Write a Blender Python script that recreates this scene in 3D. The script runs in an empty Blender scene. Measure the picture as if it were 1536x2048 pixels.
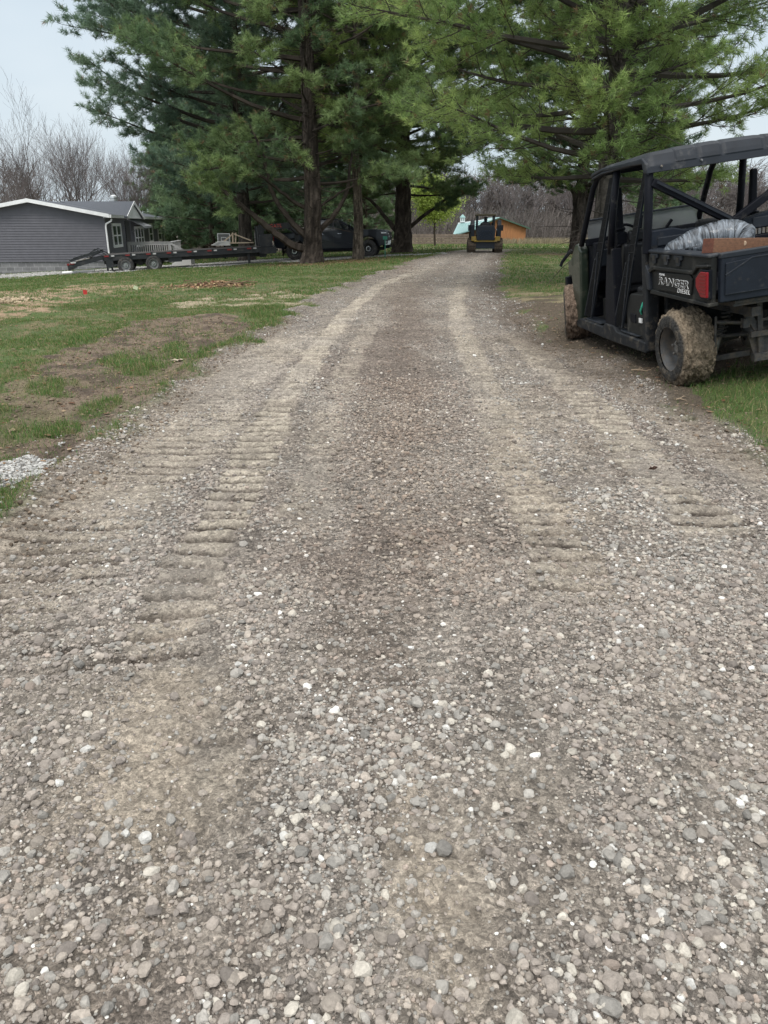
import bpy, math, random
import numpy as np
from mathutils import Vector, Matrix, Euler
R = math.radians
sc = bpy.context.scene
COL = sc.collection

# ------------------------------------------------------------ camera, sky, sun
CAM_H, PITCH, FPX = 1.42, R(20.55), 1539.0
cam_d = bpy.data.cameras.new("camera"); cam = bpy.data.objects.new("camera", cam_d); COL.objects.link(cam)
cam.location = (0, 0, CAM_H); cam.rotation_euler = (R(90) - PITCH, 0, 0)
cam_d.sensor_width = 36; cam_d.lens = 36 * FPX / 2048; cam_d.clip_start = 0.05; cam_d.clip_end = 3000
sc.camera = cam
sc.render.resolution_x = 768; sc.render.resolution_y = 1024
sc.view_settings.view_transform = 'Standard'; sc.view_settings.look = 'None'
sc.view_settings.exposure = 0.35; sc.view_settings.gamma = 1.0
SUN_EL, SUN_AZ = 58, 200          # degrees; azimuth clockwise from +Y
w = bpy.data.worlds.new("World"); sc.world = w; w.use_nodes = True
nt = w.node_tree; nt.nodes.clear()
N = nt.nodes.new; LK = nt.links.new
out = N('ShaderNodeOutputWorld'); bg = N('ShaderNodeBackground'); bg2 = N('ShaderNodeBackground'); mixs = N('ShaderNodeMixShader')
sky = N('ShaderNodeTexSky'); sky.sky_type = 'NISHITA'; sky.sun_disc = False
sky.sun_elevation = R(SUN_EL); sky.sun_rotation = R(SUN_AZ); sky.air_density = 1.3; sky.dust_density = 3; sky.altitude = 200
bg.inputs['Strength'].default_value = 0.10
tc = N('ShaderNodeTexCoord'); nz = N('ShaderNodeTexNoise'); nz.inputs['Scale'].default_value = 2.2; nz.inputs['Detail'].default_value = 4
mp = N('ShaderNodeMapping'); mp.inputs['Scale'].default_value = (1, 1, 3.0)
rp = N('ShaderNodeValToRGB'); rp.color_ramp.elements[0].position = 0.3; rp.color_ramp.elements[0].color = (0.51, 0.61, 0.69, 1)
rp.color_ramp.elements[1].position = 0.75; rp.color_ramp.elements[1].color = (0.67, 0.735, 0.785, 1)
LK(tc.outputs['Generated'], mp.inputs['Vector']); LK(mp.outputs['Vector'], nz.inputs['Vector']); LK(nz.outputs['Fac'], rp.inputs['Fac'])
sz = N('ShaderNodeSeparateXYZ'); LK(tc.outputs['Generated'], sz.inputs[0])               # an overcast sky is brightest overhead
zr_ = N('ShaderNodeMapRange'); zr_.inputs['From Min'].default_value = 0.22; zr_.inputs['From Max'].default_value = 0.95; zr_.inputs['To Min'].default_value = 1.0; zr_.inputs['To Max'].default_value = 2.7
LK(sz.outputs['Z'], zr_.inputs['Value']); LK(zr_.outputs[0], bg2.inputs['Strength'])
wm = N('ShaderNodeMapRange'); wm.inputs['From Min'].default_value = 0.2; wm.inputs['From Max'].default_value = 0.7; LK(sz.outputs['Z'], wm.inputs['Value'])
wx = N('ShaderNodeMix'); wx.data_type = 'RGBA'; LK(wm.outputs[0], wx.inputs['Factor']); LK(rp.outputs['Color'], wx.inputs['A']); wx.inputs['B'].default_value = (.70, .70, .685, 1); LK(wx.outputs['Result'], bg2.inputs['Color'])
LK(sky.outputs['Color'], bg.inputs['Color']); mixs.inputs['Fac'].default_value = 0.85
LK(bg.outputs[0], mixs.inputs[1]); LK(bg2.outputs[0], mixs.inputs[2]); LK(mixs.outputs[0], out.inputs[0])
sd = bpy.data.lights.new("sun", 'SUN'); sun = bpy.data.objects.new("sun", sd); COL.objects.link(sun)
sd.energy = 1.5; sd.angle = R(22); sd.color = (1.0, 0.96, 0.9)
saz = R(SUN_AZ); sel = R(SUN_EL)
sdir = Vector((math.sin(saz) * math.cos(sel), math.cos(saz) * math.cos(sel), math.sin(sel)))
sun.rotation_euler = sdir.to_track_quat('Z', 'Y').to_euler()

# ------------------------------------------------------------ helpers
def ray(x, y):
    v = (y - 1024) / FPX; a = math.cos(PITCH); s = math.sin(PITCH)
    return np.array([(x - 768) / FPX, a - v * s, -s - v * a])
def gp(x, y, z=0.0):
    d = ray(x, y); t = (z - CAM_H) / d[2]; return (d[0] * t, d[1] * t)
def atY(x, y, Y):
    d = ray(x, y); t = Y / d[1]; return (d[0] * t, Y, CAM_H + d[2] * t)

def hsh(ix, iy, seed):
    h = (ix.astype(np.int64) * 374761393 + iy.astype(np.int64) * 668265263 + seed * 1442695041) & 0xffffffff
    h = ((h ^ (h >> 13)) * 1274126177) & 0xffffffff
    h = h ^ (h >> 16)
    return (h & 0xffffff) / float(0xffffff)
def vn(x, y, seed=0):
    xi = np.floor(x); yi = np.floor(y); fx = x - xi; fy = y - yi
    fx = fx * fx * (3 - 2 * fx); fy = fy * fy * (3 - 2 * fy)
    a = hsh(xi, yi, seed); b = hsh(xi + 1, yi, seed); c = hsh(xi, yi + 1, seed); d = hsh(xi + 1, yi + 1, seed)
    return (a * (1 - fx) + b * fx) * (1 - fy) + (c * (1 - fx) + d * fx) * fy
def fbm(x, y, seed=0, o=4):
    s = 0; a = .5; t = 0
    for i in range(o):
        s = s + a * vn(x, y, seed + i * 17); t += a; a *= .5; x = x * 2.03 + 3.1; y = y * 2.03 + 7.7
    return s / t
def sst(a, b, x):
    t = np.clip((x - a) / (b - a), 0, 1); return t * t * (3 - 2 * t)

def setp(o, label=None, cat=None, group=None, kind=None):
    if label: o['label'] = label
    if cat: o['category'] = cat
    if group: o['group'] = group
    if kind: o['kind'] = kind
    return o
def empty(name, loc, label, cat, rz=0, group=None):
    o = bpy.data.objects.new(name, None); COL.objects.link(o); o.location = loc; o.rotation_euler = (0, 0, rz)
    o.empty_display_size = .2
    return setp(o, label, cat, group)
def npmesh(name, V, F, mat, parent=None, attrs=None, smooth=False, nper=None):
    """V (n,3), F (m,k) ints; attrs {name: (n,) or (n,3)}"""
    me = bpy.data.meshes.new(name); V = np.ascontiguousarray(V, dtype=np.float32); F = np.ascontiguousarray(F, dtype=np.int32)
    me.vertices.add(len(V)); me.vertices.foreach_set('co', V.ravel())
    k = F.shape[1]; me.loops.add(F.size); me.polygons.add(len(F))
    me.loops.foreach_set('vertex_index', F.ravel())
    me.polygons.foreach_set('loop_start', np.arange(0, F.size, k, dtype=np.int32))
    me.polygons.foreach_set('loop_total', np.full(len(F), k, dtype=np.int32))
    me.polygons.foreach_set('use_smooth', np.full(len(F), smooth, dtype=bool))
    me.update(calc_edges=True)
    for an, av in (attrs or {}).items():
        av = np.asarray(av, dtype=np.float32)
        if av.ndim == 1:
            at = me.attributes.new(an, 'FLOAT', 'POINT'); at.data.foreach_set('value', av)
        else:
            at = me.attributes.new(an, 'FLOAT_VECTOR', 'POINT'); at.data.foreach_set('vector', av.ravel())
    for m in (mat if isinstance(mat, (list, tuple)) else [mat]): me.materials.append(m)
    o = bpy.data.objects.new(name, me); COL.objects.link(o)
    if parent: o.parent = parent
    return o

class MB:
    def __init__(s): s.v = []; s.f = []
    def add(s, vs, fs):
        b = len(s.v); s.v += [tuple(v) for v in vs]; s.f += [tuple(b + i for i in f) for f in fs]; return s
    def box(s, c, d, rot=None, taper=None):
        x, y, z = d[0] / 2, d[1] / 2, d[2] / 2; vs = []
        for k in (-1, 1):
            tx, ty = (taper if (taper and k == 1) else (1, 1))
            for (i, j) in ((-1, -1), (1, -1), (1, 1), (-1, 1)): vs.append(Vector((i * x * tx, j * y * ty, k * z)))
        if rot: m = Euler(rot).to_matrix(); vs = [m @ v for v in vs]
        vs = [v + Vector(c) for v in vs]
        return s.add(vs, [(3, 2, 1, 0), (4, 5, 6, 7), (0, 1, 5, 4), (1, 2, 6, 5), (2, 3, 7, 6), (3, 0, 4, 7)])
    def span(s, a, b):
        return s.box([(a[i] + b[i]) / 2 for i in range(3)], [abs(b[i] - a[i]) for i in range(3)])
    def tube(s, pts, r, n=8, cap=True, flat=1.0):
        pts = [Vector(p) for p in pts]; rs = r if isinstance(r, (list, tuple)) else [r] * len(pts)
        vs = []; fs = []; pu = None
        for i, p in enumerate(pts):
            t = (pts[min(i + 1, len(pts) - 1)] - pts[max(i - 1, 0)]).normalized()
            if pu is None: pu = Vector((0, 0, 1)) if abs(t.z) < .9 else Vector((0, 1, 0))
            sdv = t.cross(pu).normalized(); pu = sdv.cross(t).normalized()
            for k in range(n):
                a = 2 * math.pi * (k + .5) / n
                vs.append(p + sdv * math.cos(a) * rs[i] * flat + pu * math.sin(a) * rs[i])
        for i in range(len(pts) - 1):
            for k in range(n): fs.append((i * n + k, i * n + (k + 1) % n, (i + 1) * n + (k + 1) % n, (i + 1) * n + k))
        if cap: fs.append(tuple(range(n - 1, -1, -1))); fs.append(tuple((len(pts) - 1) * n + k for k in range(n)))
        return s.add(vs, fs)
    def bar(s, p0, p1, w_, h_):
        p0 = Vector(p0); p1 = Vector(p1); t = (p1 - p0).normalized(); up = Vector((0, 0, 1)) if abs(t.z) < .95 else Vector((0, 1, 0))
        sd_ = t.cross(up).normalized(); u_ = sd_.cross(t); vs = []
        for p in (p0, p1):
            for (i, j) in ((-1, -1), (1, -1), (1, 1), (-1, 1)): vs.append(p + sd_ * i * w_ / 2 + u_ * j * h_ / 2)
        return s.add(vs, [(3, 2, 1, 0), (4, 5, 6, 7), (0, 1, 5, 4), (1, 2, 6, 5), (2, 3, 7, 6), (3, 0, 4, 7)])
    def prism(s, pts, axis, a, b):
        """2-D outline extruded along axis from a to b. x: pts=(y,z); y: (x,z); z: (x,y)"""
        def mk(p, t): return {'x': (t, p[0], p[1]), 'y': (p[0], t, p[1]), 'z': (p[0], p[1], t)}[axis]
        n = len(pts); vs = [mk(p, a) for p in pts] + [mk(p, b) for p in pts]
        fs = [tuple(range(n - 1, -1, -1)), tuple(range(n, 2 * n))] + [(i, (i + 1) % n, n + (i + 1) % n, n + i) for i in range(n)]
        return s.add(vs, fs)
    def lathe(s, c, axis, prof, n=32):
        """prof = [(along, radius)]"""
        vs = []; fs = []
        for (t, r) in prof:
            for k in range(n):
                a = 2 * math.pi * k / n; u_, v_ = r * math.cos(a), r * math.sin(a)
                vs.append({'x': (c[0] + t, c[1] + u_, c[2] + v_), 'y': (c[0] + u_, c[1] + t, c[2] + v_), 'z': (c[0] + u_, c[1] + v_, c[2] + t)}[axis])
        for i in range(len(prof) - 1):
            for k in range(n): fs.append((i * n + k, i * n + (k + 1) % n, (i + 1) * n + (k + 1) % n, (i + 1) * n + k))
        return s.add(vs, fs)
    def build(s, name, mat, parent=None, bevel=0, smooth=False, seg=2):
        me = bpy.data.meshes.new(name); me.from_pydata([tuple(v) for v in s.v], [], s.f); me.update()
        import bmesh
        bm = bmesh.new(); bm.from_mesh(me); bmesh.ops.recalc_face_normals(bm, faces=bm.faces); bm.to_mesh(me); bm.free()
        me.materials.append(mat)
        if smooth:
            for p in me.polygons: p.use_smooth = True
        o = bpy.data.objects.new(name, me); COL.objects.link(o)
        if parent: o.parent = parent
        if bevel:
            m = o.modifiers.new('bevel', 'BEVEL'); m.width = bevel; m.segments = seg; m.limit_method = 'ANGLE'; m.angle_limit = R(35)
            for p in me.polygons: p.use_smooth = True
            m.harden_normals = True
        return o
def copy_tree(o, parent=None, lvl=0):
    c = o.copy(); COL.objects.link(c)
    if parent: c.parent = parent
    for ch in list(o.children): copy_tree(ch, c, lvl + 1)
    return c

def text_mesh(txt, size, mat, name, parent, mtx, extrude=.002, offset=0, shear=0, bold=0):
    cu = bpy.data.curves.new(name, 'FONT'); cu.body = txt; cu.size = size; cu.extrude = extrude; cu.offset = offset; cu.shear = shear
    cu.space_character = 1.08; cu.align_x = 'CENTER'; cu.align_y = 'CENTER'
    to = bpy.data.objects.new(name, cu); COL.objects.link(to)
    bpy.context.view_layer.update()
    me = bpy.data.meshes.new_from_object(to.evaluated_get(bpy.context.evaluated_depsgraph_get()))
    bpy.data.objects.remove(to); me.materials.clear(); me.materials.append(mat)
    o = bpy.data.objects.new(name, me); COL.objects.link(o); o.parent = parent; o.matrix_local = mtx
    return o

# ------------------------------------------------------------ materials
def mat(name, col, rough=.6, metal=0, noise=0, nscale=20, bump=0, bscale=60, dirt=None, dscale=6, damt=.5, trans=0, coat=0, spec=.5, stretch=None):
    m = bpy.data.materials.new(name); m.use_nodes = True; t = m.node_tree; b = t.nodes['Principled BSDF']
    b.inputs['Roughness'].default_value = rough; b.inputs['Metallic'].default_value = metal
    b.inputs['Specular IOR Level'].default_value = spec; b.inputs['Coat Weight'].default_value = coat
    b.inputs['Base Color'].default_value = (*col, 1)
    if trans: b.inputs['Transmission Weight'].default_value = trans
    co = t.nodes.new('ShaderNodeTexCoord').outputs['Object']
    if stretch:
        mpn = t.nodes.new('ShaderNodeMapping'); mpn.inputs['Scale'].default_value = stretch; t.links.new(co, mpn.inputs['Vector']); co = mpn.outputs['Vector']
    cur = None
    if noise:
        n = t.nodes.new('ShaderNodeTexNoise'); n.inputs['Scale'].default_value = nscale; n.inputs['Detail'].default_value = 6; n.inputs['Roughness'].default_value = .65
        t.links.new(co, n.inputs['Vector'])
        r_ = t.nodes.new('ShaderNodeValToRGB'); r_.color_ramp.elements[0].position = .3; r_.color_ramp.elements[1].position = .7
        r_.color_ramp.elements[0].color = (*[max(c * (1 - noise), 0) for c in col], 1); r_.color_ramp.elements[1].color = (*[min(c * (1 + noise), 1) for c in col], 1)
        t.links.new(n.outputs['Fac'], r_.inputs['Fac']); cur = r_.outputs['Color']
    if dirt:
        n = t.nodes.new('ShaderNodeTexNoise'); n.inputs['Scale'].default_value = dscale; n.inputs['Detail'].default_value = 8; n.inputs['Roughness'].default_value = .7
        t.links.new(co, n.inputs['Vector'])
        r2 = t.nodes.new('ShaderNodeMapRange'); r2.inputs['From Min'].default_value = .62 - damt * .35; r2.inputs['From Max'].default_value = .78 - damt * .25
        t.links.new(n.outputs['Fac'], r2.inputs['Value'])
        mx = t.nodes.new('ShaderNodeMix'); mx.data_type = 'RGBA'; t.links.new(r2.outputs[0], mx.inputs['Factor'])
        if cur: t.links.new(cur, mx.inputs['A'])
        else: mx.inputs['A'].default_value = (*col, 1)
        mx.inputs['B'].default_value = (*dirt, 1); cur = mx.outputs['Result']
        mr = t.nodes.new('ShaderNodeMapRange'); mr.inputs['To Min'].default_value = rough; mr.inputs['To Max'].default_value = .95
        t.links.new(r2.outputs[0], mr.inputs['Value']); t.links.new(mr.outputs[0], b.inputs['Roughness'])
    if cur: t.links.new(cur, b.inputs['Base Color'])
    if bump:
        n = t.nodes.new('ShaderNodeTexNoise'); n.inputs['Scale'].default_value = bscale; n.inputs['Detail'].default_value = 5; t.links.new(co, n.inputs['Vector'])
        bn = t.nodes.new('ShaderNodeBump'); bn.inputs['Strength'].default_value = 1; bn.inputs['Distance'].default_value = bump
        t.links.new(n.outputs['Fac'], bn.inputs['Height']); t.links.new(bn.outputs[0], b.inputs['Normal'])
    return m
def attr_mat(name, attr='tint', rough=.85, noise=.25, nscale=40, bump=0, bscale=80, translucent=0, spec=.3):
    m = bpy.data.materials.new(name); m.use_nodes = True; t = m.node_tree; b = t.nodes['Principled BSDF']
    b.inputs['Roughness'].default_value = rough; b.inputs['Specular IOR Level'].default_value = spec
    a = t.nodes.new('ShaderNodeAttribute'); a.attribute_name = attr; cur = a.outputs['Color']
    if noise:
        g = t.nodes.new('ShaderNodeNewGeometry')
        n = t.nodes.new('ShaderNodeTexNoise'); n.inputs['Scale'].default_value = nscale; n.inputs['Detail'].default_value = 5; n.inputs['Roughness'].default_value = .7
        t.links.new(g.outputs['Position'], n.inputs['Vector'])
        r_ = t.nodes.new('ShaderNodeMapRange'); r_.inputs['From Min'].default_value = .25; r_.inputs['From Max'].default_value = .75
        r_.inputs['To Min'].default_value = 1 - noise; r_.inputs['To Max'].default_value = 1 + noise
        t.links.new(n.outputs['Fac'], r_.inputs['Value'])
        vm = t.nodes.new('ShaderNodeVectorMath'); vm.operation = 'SCALE'; t.links.new(cur, vm.inputs[0]); t.links.new(r_.outputs[0], vm.inputs['Scale'])
        cur = vm.outputs[0]
        if bump:
            n2 = t.nodes.new('ShaderNodeTexNoise'); n2.inputs['Scale'].default_value = bscale; n2.inputs['Detail'].default_value = 4; t.links.new(g.outputs['Position'], n2.inputs['Vector'])
            bn = t.nodes.new('ShaderNodeBump'); bn.inputs['Distance'].default_value = bump; t.links.new(n2.outputs['Fac'], bn.inputs['Height']); t.links.new(bn.outputs[0], b.inputs['Normal'])
    t.links.new(cur, b.inputs['Base Color'])
    if translucent:
        tr = t.nodes.new('ShaderNodeBsdfTranslucent'); t.links.new(cur, tr.inputs['Color'])
        mx = t.nodes.new('ShaderNodeMixShader'); mx.inputs[0].default_value = translucent
        o = t.nodes['Material Output']; t.links.new(b.outputs[0], mx.inputs[1]); t.links.new(tr.outputs[0], mx.inputs[2]); t.links.new(mx.outputs[0], o.inputs[0])
    return m

MUD = (.19, .155, .115)
black_pl = mat('black_plastic', (.005, .006, .010), .6, spec=.16, noise=.3, nscale=9, bump=.0004, bscale=400, dirt=(.08, .075, .065), dscale=5, damt=.15)
grey_pl = mat('grey_plastic', (.016, .020, .027), .5, spec=.26, noise=.2, nscale=7, bump=.0006, bscale=350, dirt=(.10, .10, .10), dscale=4, damt=.2)
bed_pl = mat('bed_plastic', (.015, .016, .016), .58, spec=.2, noise=.25, nscale=6, bump=.0006, bscale=300, dirt=(.085, .08, .07), dscale=5, damt=.3)
tail_pl = mat('tailgate_plastic', (.011, .015, .023), .5, spec=.22, noise=.25, nscale=6, bump=.0005, bscale=300, dirt=(.045, .045, .045), dscale=11, damt=.12)
olive_pl = mat('olive_paint', (.020, .031, .022), .35, noise=.2, nscale=6, dirt=(.09, .085, .06), dscale=6, damt=.3, coat=.3)
sill_pl = mat('muddy_plastic', (.016, .018, .021), .6, spec=.2, noise=.3, nscale=10, dirt=(.12,.105,.085), dscale=9, damt=.25, bump=.003, bscale=60)
steel_mud = mat('muddy_steel', (.04, .04, .042), .6, metal=.2, noise=.4, nscale=20, dirt=(.12, .10, .08), dscale=14, damt=.5, bump=.004, bscale=50)
seat_m = mat('seat_vinyl', (.02, .021, .024), .5, noise=.2, nscale=30)
glassm = mat('tinted_glass', (.02, .022, .025), .06, spec=.7, coat=.4)
white_m = mat('white_paint', (.84, .85, .86), .5, noise=.08, nscale=4)
chrome = mat('chrome', (.6, .62, .65), .18, metal=1)
letter_w = mat('white_decal', (.8, .8, .8), .5); letter_k = mat('black_decal', (.012, .012, .013), .4)
tyre_m = mat('tyre_rubber', (.025, .025, .026), .8, noise=.3, nscale=20, dirt=(.1, .09, .08), dscale=8, damt=.4)

# ------------------------------------------------------------ ground shape
EL_Y = np.array([-20, 3.6, 5.8, 8.6, 12.4, 16.9, 23.7, 30.5, 37.9, 44.8, 60, 90]); EL_X = np.array([-1.9, -1.93, -2.0, -2.04, -1.63, -1.36, -.41, .75, 2.15, 3.8, 8.3, 22.])
ER_Y = np.array([-20, 5, 6.15, 7.7, 9.7, 13.9, 18.2, 26.3, 35, 44.8, 60, 90]); ER_X = np.array([2.6, 2.57, 2.53, 2.41, 2.26, 2.39, 2.7, 3.95, 5.1, 6.9, 11.6, 26.])
def edgeL(Y): return np.interp(Y, EL_Y, EL_X)
def edgeR(Y): return np.interp(Y, ER_Y, ER_X)
def zbase(X, Y):
    X = np.asarray(X, float); Y = np.asarray(Y, float)
    d = np.clip(edgeL(np.minimum(Y, 50)) + .3 - X, 0, 34)
    z = -.048 * (np.sqrt(d * d + 1) - 1) * sst(4, 34, Y)
    z = z - .0195 * np.clip(Y - 50, 0, 70)
    xl = 2.684 - .127 * (Y - 7.23)
    bank = .1405 * np.clip(X - xl, 0, 4.0) * sst(3.5, 6.2, Y) * (1 - sst(12.5, 18, Y))
    return z + bank
def polyline_d(X, Y, pts):
    best = np.full(X.shape, 1e9); par = np.zeros(X.shape); acc = 0
    for (a, b) in zip(pts[:-1], pts[1:]):
        ax, ay = a; bx, by = b; L2 = (bx - ax) ** 2 + (by - ay) ** 2; L = math.sqrt(L2)
        t = np.clip(((X - ax) * (bx - ax) + (Y - ay) * (by - ay)) / L2, 0, 1)
        d = np.hypot(X - ax - t * (bx - ax), Y - ay - t * (by - ay))
        m = d < best; best = np.where(m, d, best); par = np.where(m, acc + t * L, par); acc += L
    return best, par
# lines pressed into the drive by the loader's tracks (X, Y)
TRKS = [([(-.80, 2.1), (-.84, 2.9), (-.82, 3.6), (-.84, 4.63), (-.89, 6.53), (-.82, 8.6), (-.6, 13.88), (-.1, 19.74), (1.17, 26.3)], .15, 1.0, 1),
        ([(-1.45, 2.2), (-1.5, 3.9), (-1.45, 5.0), (-1.45, 6.95), (-1.4, 8.6), (-1.1, 12)], .36, .5, 2),
        ([(-.42, 3.3), (-.40, 4.6), (-.42, 6.5), (-.35, 9), (0, 15)], .13, .35, 3),
        ([(.80, 2.5), (.82, 3.82), (.86, 5.2), (.92, 6.53), (1.05, 10.2), (1.42, 15.8), (2.25, 22)], .17, .62, 4),
        ([(1.62, 3.2), (1.65, 4.6), (1.72, 6), (1.75, 8), (1.85, 12)], .2, .7, 5),
        ([(2.3, 3.2), (2.25, 5), (2.2, 8), (2.1, 12)], .2, .5, 6),
        ([(-.50, 1.30), (-.53, 1.5), (-.62, 1.9), (-.78, 2.7)], .17, .42, 7),
        ([(.06, .9), (.08, 1.2), (.1, 1.55), (.12, 1.9)], .12, .45, 8),
        ([(.34, 1.35), (.42, 1.8), (.45, 2.3)], .14, .6, 9),
        ([(-.80, 1.35), (-.95, 2.0), (-1.15, 2.9)], .42, .5, 10), ([(.85, 1.1), (.9, 1.7), (1.0, 2.4)], .26, .30, 11), ([(-.1, 1.7), (-.05, 2.4), (0, 3.2)], .34, .22, 12),
        ([(-1.95, 3.2), (-1.95, 5), (-1.9, 7.5)], .22, .45, 13), ([(1.25, 4), (1.35, 7), (1.6, 12)], .22, .35, 14)]
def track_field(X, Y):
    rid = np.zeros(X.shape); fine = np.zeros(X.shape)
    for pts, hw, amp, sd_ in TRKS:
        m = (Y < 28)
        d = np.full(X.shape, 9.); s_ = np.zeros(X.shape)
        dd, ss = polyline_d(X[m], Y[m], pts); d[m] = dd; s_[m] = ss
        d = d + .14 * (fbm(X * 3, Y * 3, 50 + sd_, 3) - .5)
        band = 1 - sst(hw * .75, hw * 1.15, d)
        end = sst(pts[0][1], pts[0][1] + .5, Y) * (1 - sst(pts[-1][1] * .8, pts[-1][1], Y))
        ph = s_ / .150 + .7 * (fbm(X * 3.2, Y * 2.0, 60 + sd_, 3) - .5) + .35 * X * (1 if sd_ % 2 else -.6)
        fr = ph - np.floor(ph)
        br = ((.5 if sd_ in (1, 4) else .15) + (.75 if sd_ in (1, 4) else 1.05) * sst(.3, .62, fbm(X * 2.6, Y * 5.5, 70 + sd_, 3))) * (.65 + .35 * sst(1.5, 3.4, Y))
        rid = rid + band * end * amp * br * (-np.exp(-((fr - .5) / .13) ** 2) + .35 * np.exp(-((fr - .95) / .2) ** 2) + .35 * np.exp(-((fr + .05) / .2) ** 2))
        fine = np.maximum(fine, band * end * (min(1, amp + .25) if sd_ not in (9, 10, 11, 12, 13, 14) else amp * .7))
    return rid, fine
def inroad(X, Y, soft=.18):
    return inroad0(X, Y, soft) * (1 - sst(45.5, 49, Y + 3 * (fbm(X * .8, Y * .8, 12, 3) - .5)))
def inroad0(X, Y, soft=.18):
    n = (fbm(X * 1.3, Y * 1.3, 11, 4) - .5) * 1.0 * np.clip(Y / 9, .35, 1)
    return sst(-soft, soft, X - edgeL(Y) + n) * sst(-soft, soft, edgeR(Y) - X + n * .8)
def road_tex(X, Y):
    """0 fine dirt .. 1 loose stones"""
    a = fbm(X * 1.5 + 5, Y * .8, 21, 4); b = fbm(X * 4.5, Y * 3.5, 23, 3)
    s_ = sst(.38, .58, .6 * a + .4 * b)
    def blob(cx, cy, rx, ry): return np.exp(-(((X - cx) / rx) ** 2 + ((Y - cy) / ry) ** 2) ** 1.5)
    s_ = s_ * (1 - .8 * blob(.1, 2.45, .5, .42)) * (1 - .7 * blob(-.3, 3.1, .3, .35)) * (1 - .75 * blob(-.68, 2.0, .16, .55)) * (1 - .5 * blob(.42, 1.9, .14, .3))
    s_ = np.maximum(s_, .95 * np.maximum(np.maximum(blob(.02, 1.72, .26, .3), blob(-1.3, 2.55, .45, .5)), np.maximum(np.maximum(blob(1.15, 2.6, .5, .7), blob(.1, 5.5, .6, 2.4)) * .8, np.maximum(blob(-.75, 1.25, .35, .3), blob(-1.1, 1.8, .35, .35)) * .9)))
    return s_
def zfull(X, Y):
    X = np.asarray(X, float); Y = np.asarray(Y, float)
    z = zbase(X, Y)
    near = 1 - sst(18, 30, Y)
    rd = inroad(X, Y)
    rid, fine = track_field(X, Y)
    z = z + (.040 + .018 * sst(4, 8, Y)) * rid * near * np.clip(rd + .3, 0, 1) - .006 * fine * near
    z = z + near * ((fbm(X * 6, Y * 6, 31, 4) - .5) * .028 + (fbm(X * 30, Y * 30, 33, 3) - .5) * .022) * (1 - .4 * fine)
    # spoil and wheel ruts along the edges, lumpy soil in the lawn
    off = 1 - rd
    z = z + off * (fbm(X * 2.2, Y * 2.2, 37, 4) - .5) * .11 * np.clip(1 - (Y - 25) / 30, .2, 1) * sst(-.05, .8, edgeL(Y) - X + (X > 0) * 9)
    z = z + .03 * np.exp(-((X - edgeL(Y) - .05) / .16) ** 2) * (fbm(X * 3, Y * 2, 39, 3)) * near * 2 - .02 * np.exp(-((X - edgeR(Y) + .2) / .2) ** 2) * near
    return z
def P_(pts): return [gp(*p) for p in pts]
def inpoly(X, Y, poly):
    c = np.zeros(X.shape, bool); n = len(poly)
    for i in range(n):
        x1, y1 = poly[i]; x2, y2 = poly[(i + 1) % n]
        if y1 == y2: continue
        t = ((y1 > Y) != (y2 > Y)) & (X < (x2 - x1) * (Y - y1) / (y2 - y1) + x1); c ^= t
    return c
def pmask(X, Y, poly, wob=.25, fr=1.2, seed=0):
    wx = (fbm(X * fr, Y * fr, 80 + seed, 3) - .5) * 2 * wob; wy = (fbm(X * fr, Y * fr, 95 + seed, 3) - .5) * 2 * wob * np.clip(Y / 8, .6, 4)
    return inpoly(X + wx, Y + wy, poly).astype(float)
# areas of the lawn, as outlines on the ground
SOIL = P_([(545, 650), (440, 632), (280, 640), (150, 700), (0, 770), (0, 1050), (20, 1040), (130, 940), (250, 840), (400, 720), (500, 672)])
STRAW = P_([(335, 603), (480, 592), (560, 584), (660, 582), (648, 600), (600, 622), (560, 612), (420, 612), (330, 608)])
REDD = P_([(-300, 600), (0, 560), (140, 556), (250, 553), (320, 560), (230, 575), (150, 592), (120, 612), (0, 640), (-300, 690)])
PALE = [(-40, 33), (-16, 35.3), (-11.5, 36.5), (-8, 37.6), (-4.5, 38.5), (-2.5, 39.2), (0.8, 39.6), (3.2, 41), (3.4, 42.5), (-1, 42), (-5, 44), (-9, 44.5), (-13.5, 43.2), (-14.6, 42.2), (-40, 40)]
WPATCH = P_([(-250, 930), (0, 922), (70, 915), (105, 935), (90, 965), (40, 958), (0, 972), (-250, 1020)])
RTAN = P_([(1025, 588), (1140, 590), (1300, 590), (1300, 625), (1140, 615), (1060, 620), (1030, 605)])
RSOIL = P_([(1030, 605), (1300, 600), (1700, 640), (1800, 800), (1480, 770), (1400, 790), (1420, 880), (1250, 760), (1130, 700), (1060, 640)])
CLUMPS = [P_(c) for c in [
    [(380, 722), (400, 700), (470, 680), (520, 650), (480, 620), (560, 612), (600, 622), (560, 655), (500, 690), (440, 715), (400, 728)],
    [(190, 730), (200, 712), (260, 705), (310, 712), (305, 728), (250, 735)], [(325, 715), (335, 682), (370, 688), (385, 715), (350, 724)],
    [(235, 748), (245, 735), (330, 728), (335, 742), (260, 756)], [(310, 800), (320, 770), (370, 760), (390, 772), (350, 795)],
    [(55, 800), (60, 770), (110, 760), (145, 782), (130, 796)], [(150, 845), (160, 815), (240, 795), (260, 812), (200, 840)],
    [(15, 885), (20, 865), (90, 850), (160, 848), (150, 866), (60, 885)], [(200, 868), (210, 850), (245, 848), (248, 862)],
    [(-100, 1100), (-60, 960), (20, 975), (60, 950), (115, 945), (110, 965), (40, 1015), (0, 1060)], [(-40, 870), (-40, 820), (12, 815), (20, 850)],
    [(130, 690), (140, 668), (185, 665), (190, 688)]]]
RCLUMP = P_([(1385, 775), (1400, 765), (1440, 760), (1700, 740), (1900, 900), (1560, 905), (1500, 885), (1440, 870), (1400, 800)])
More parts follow.
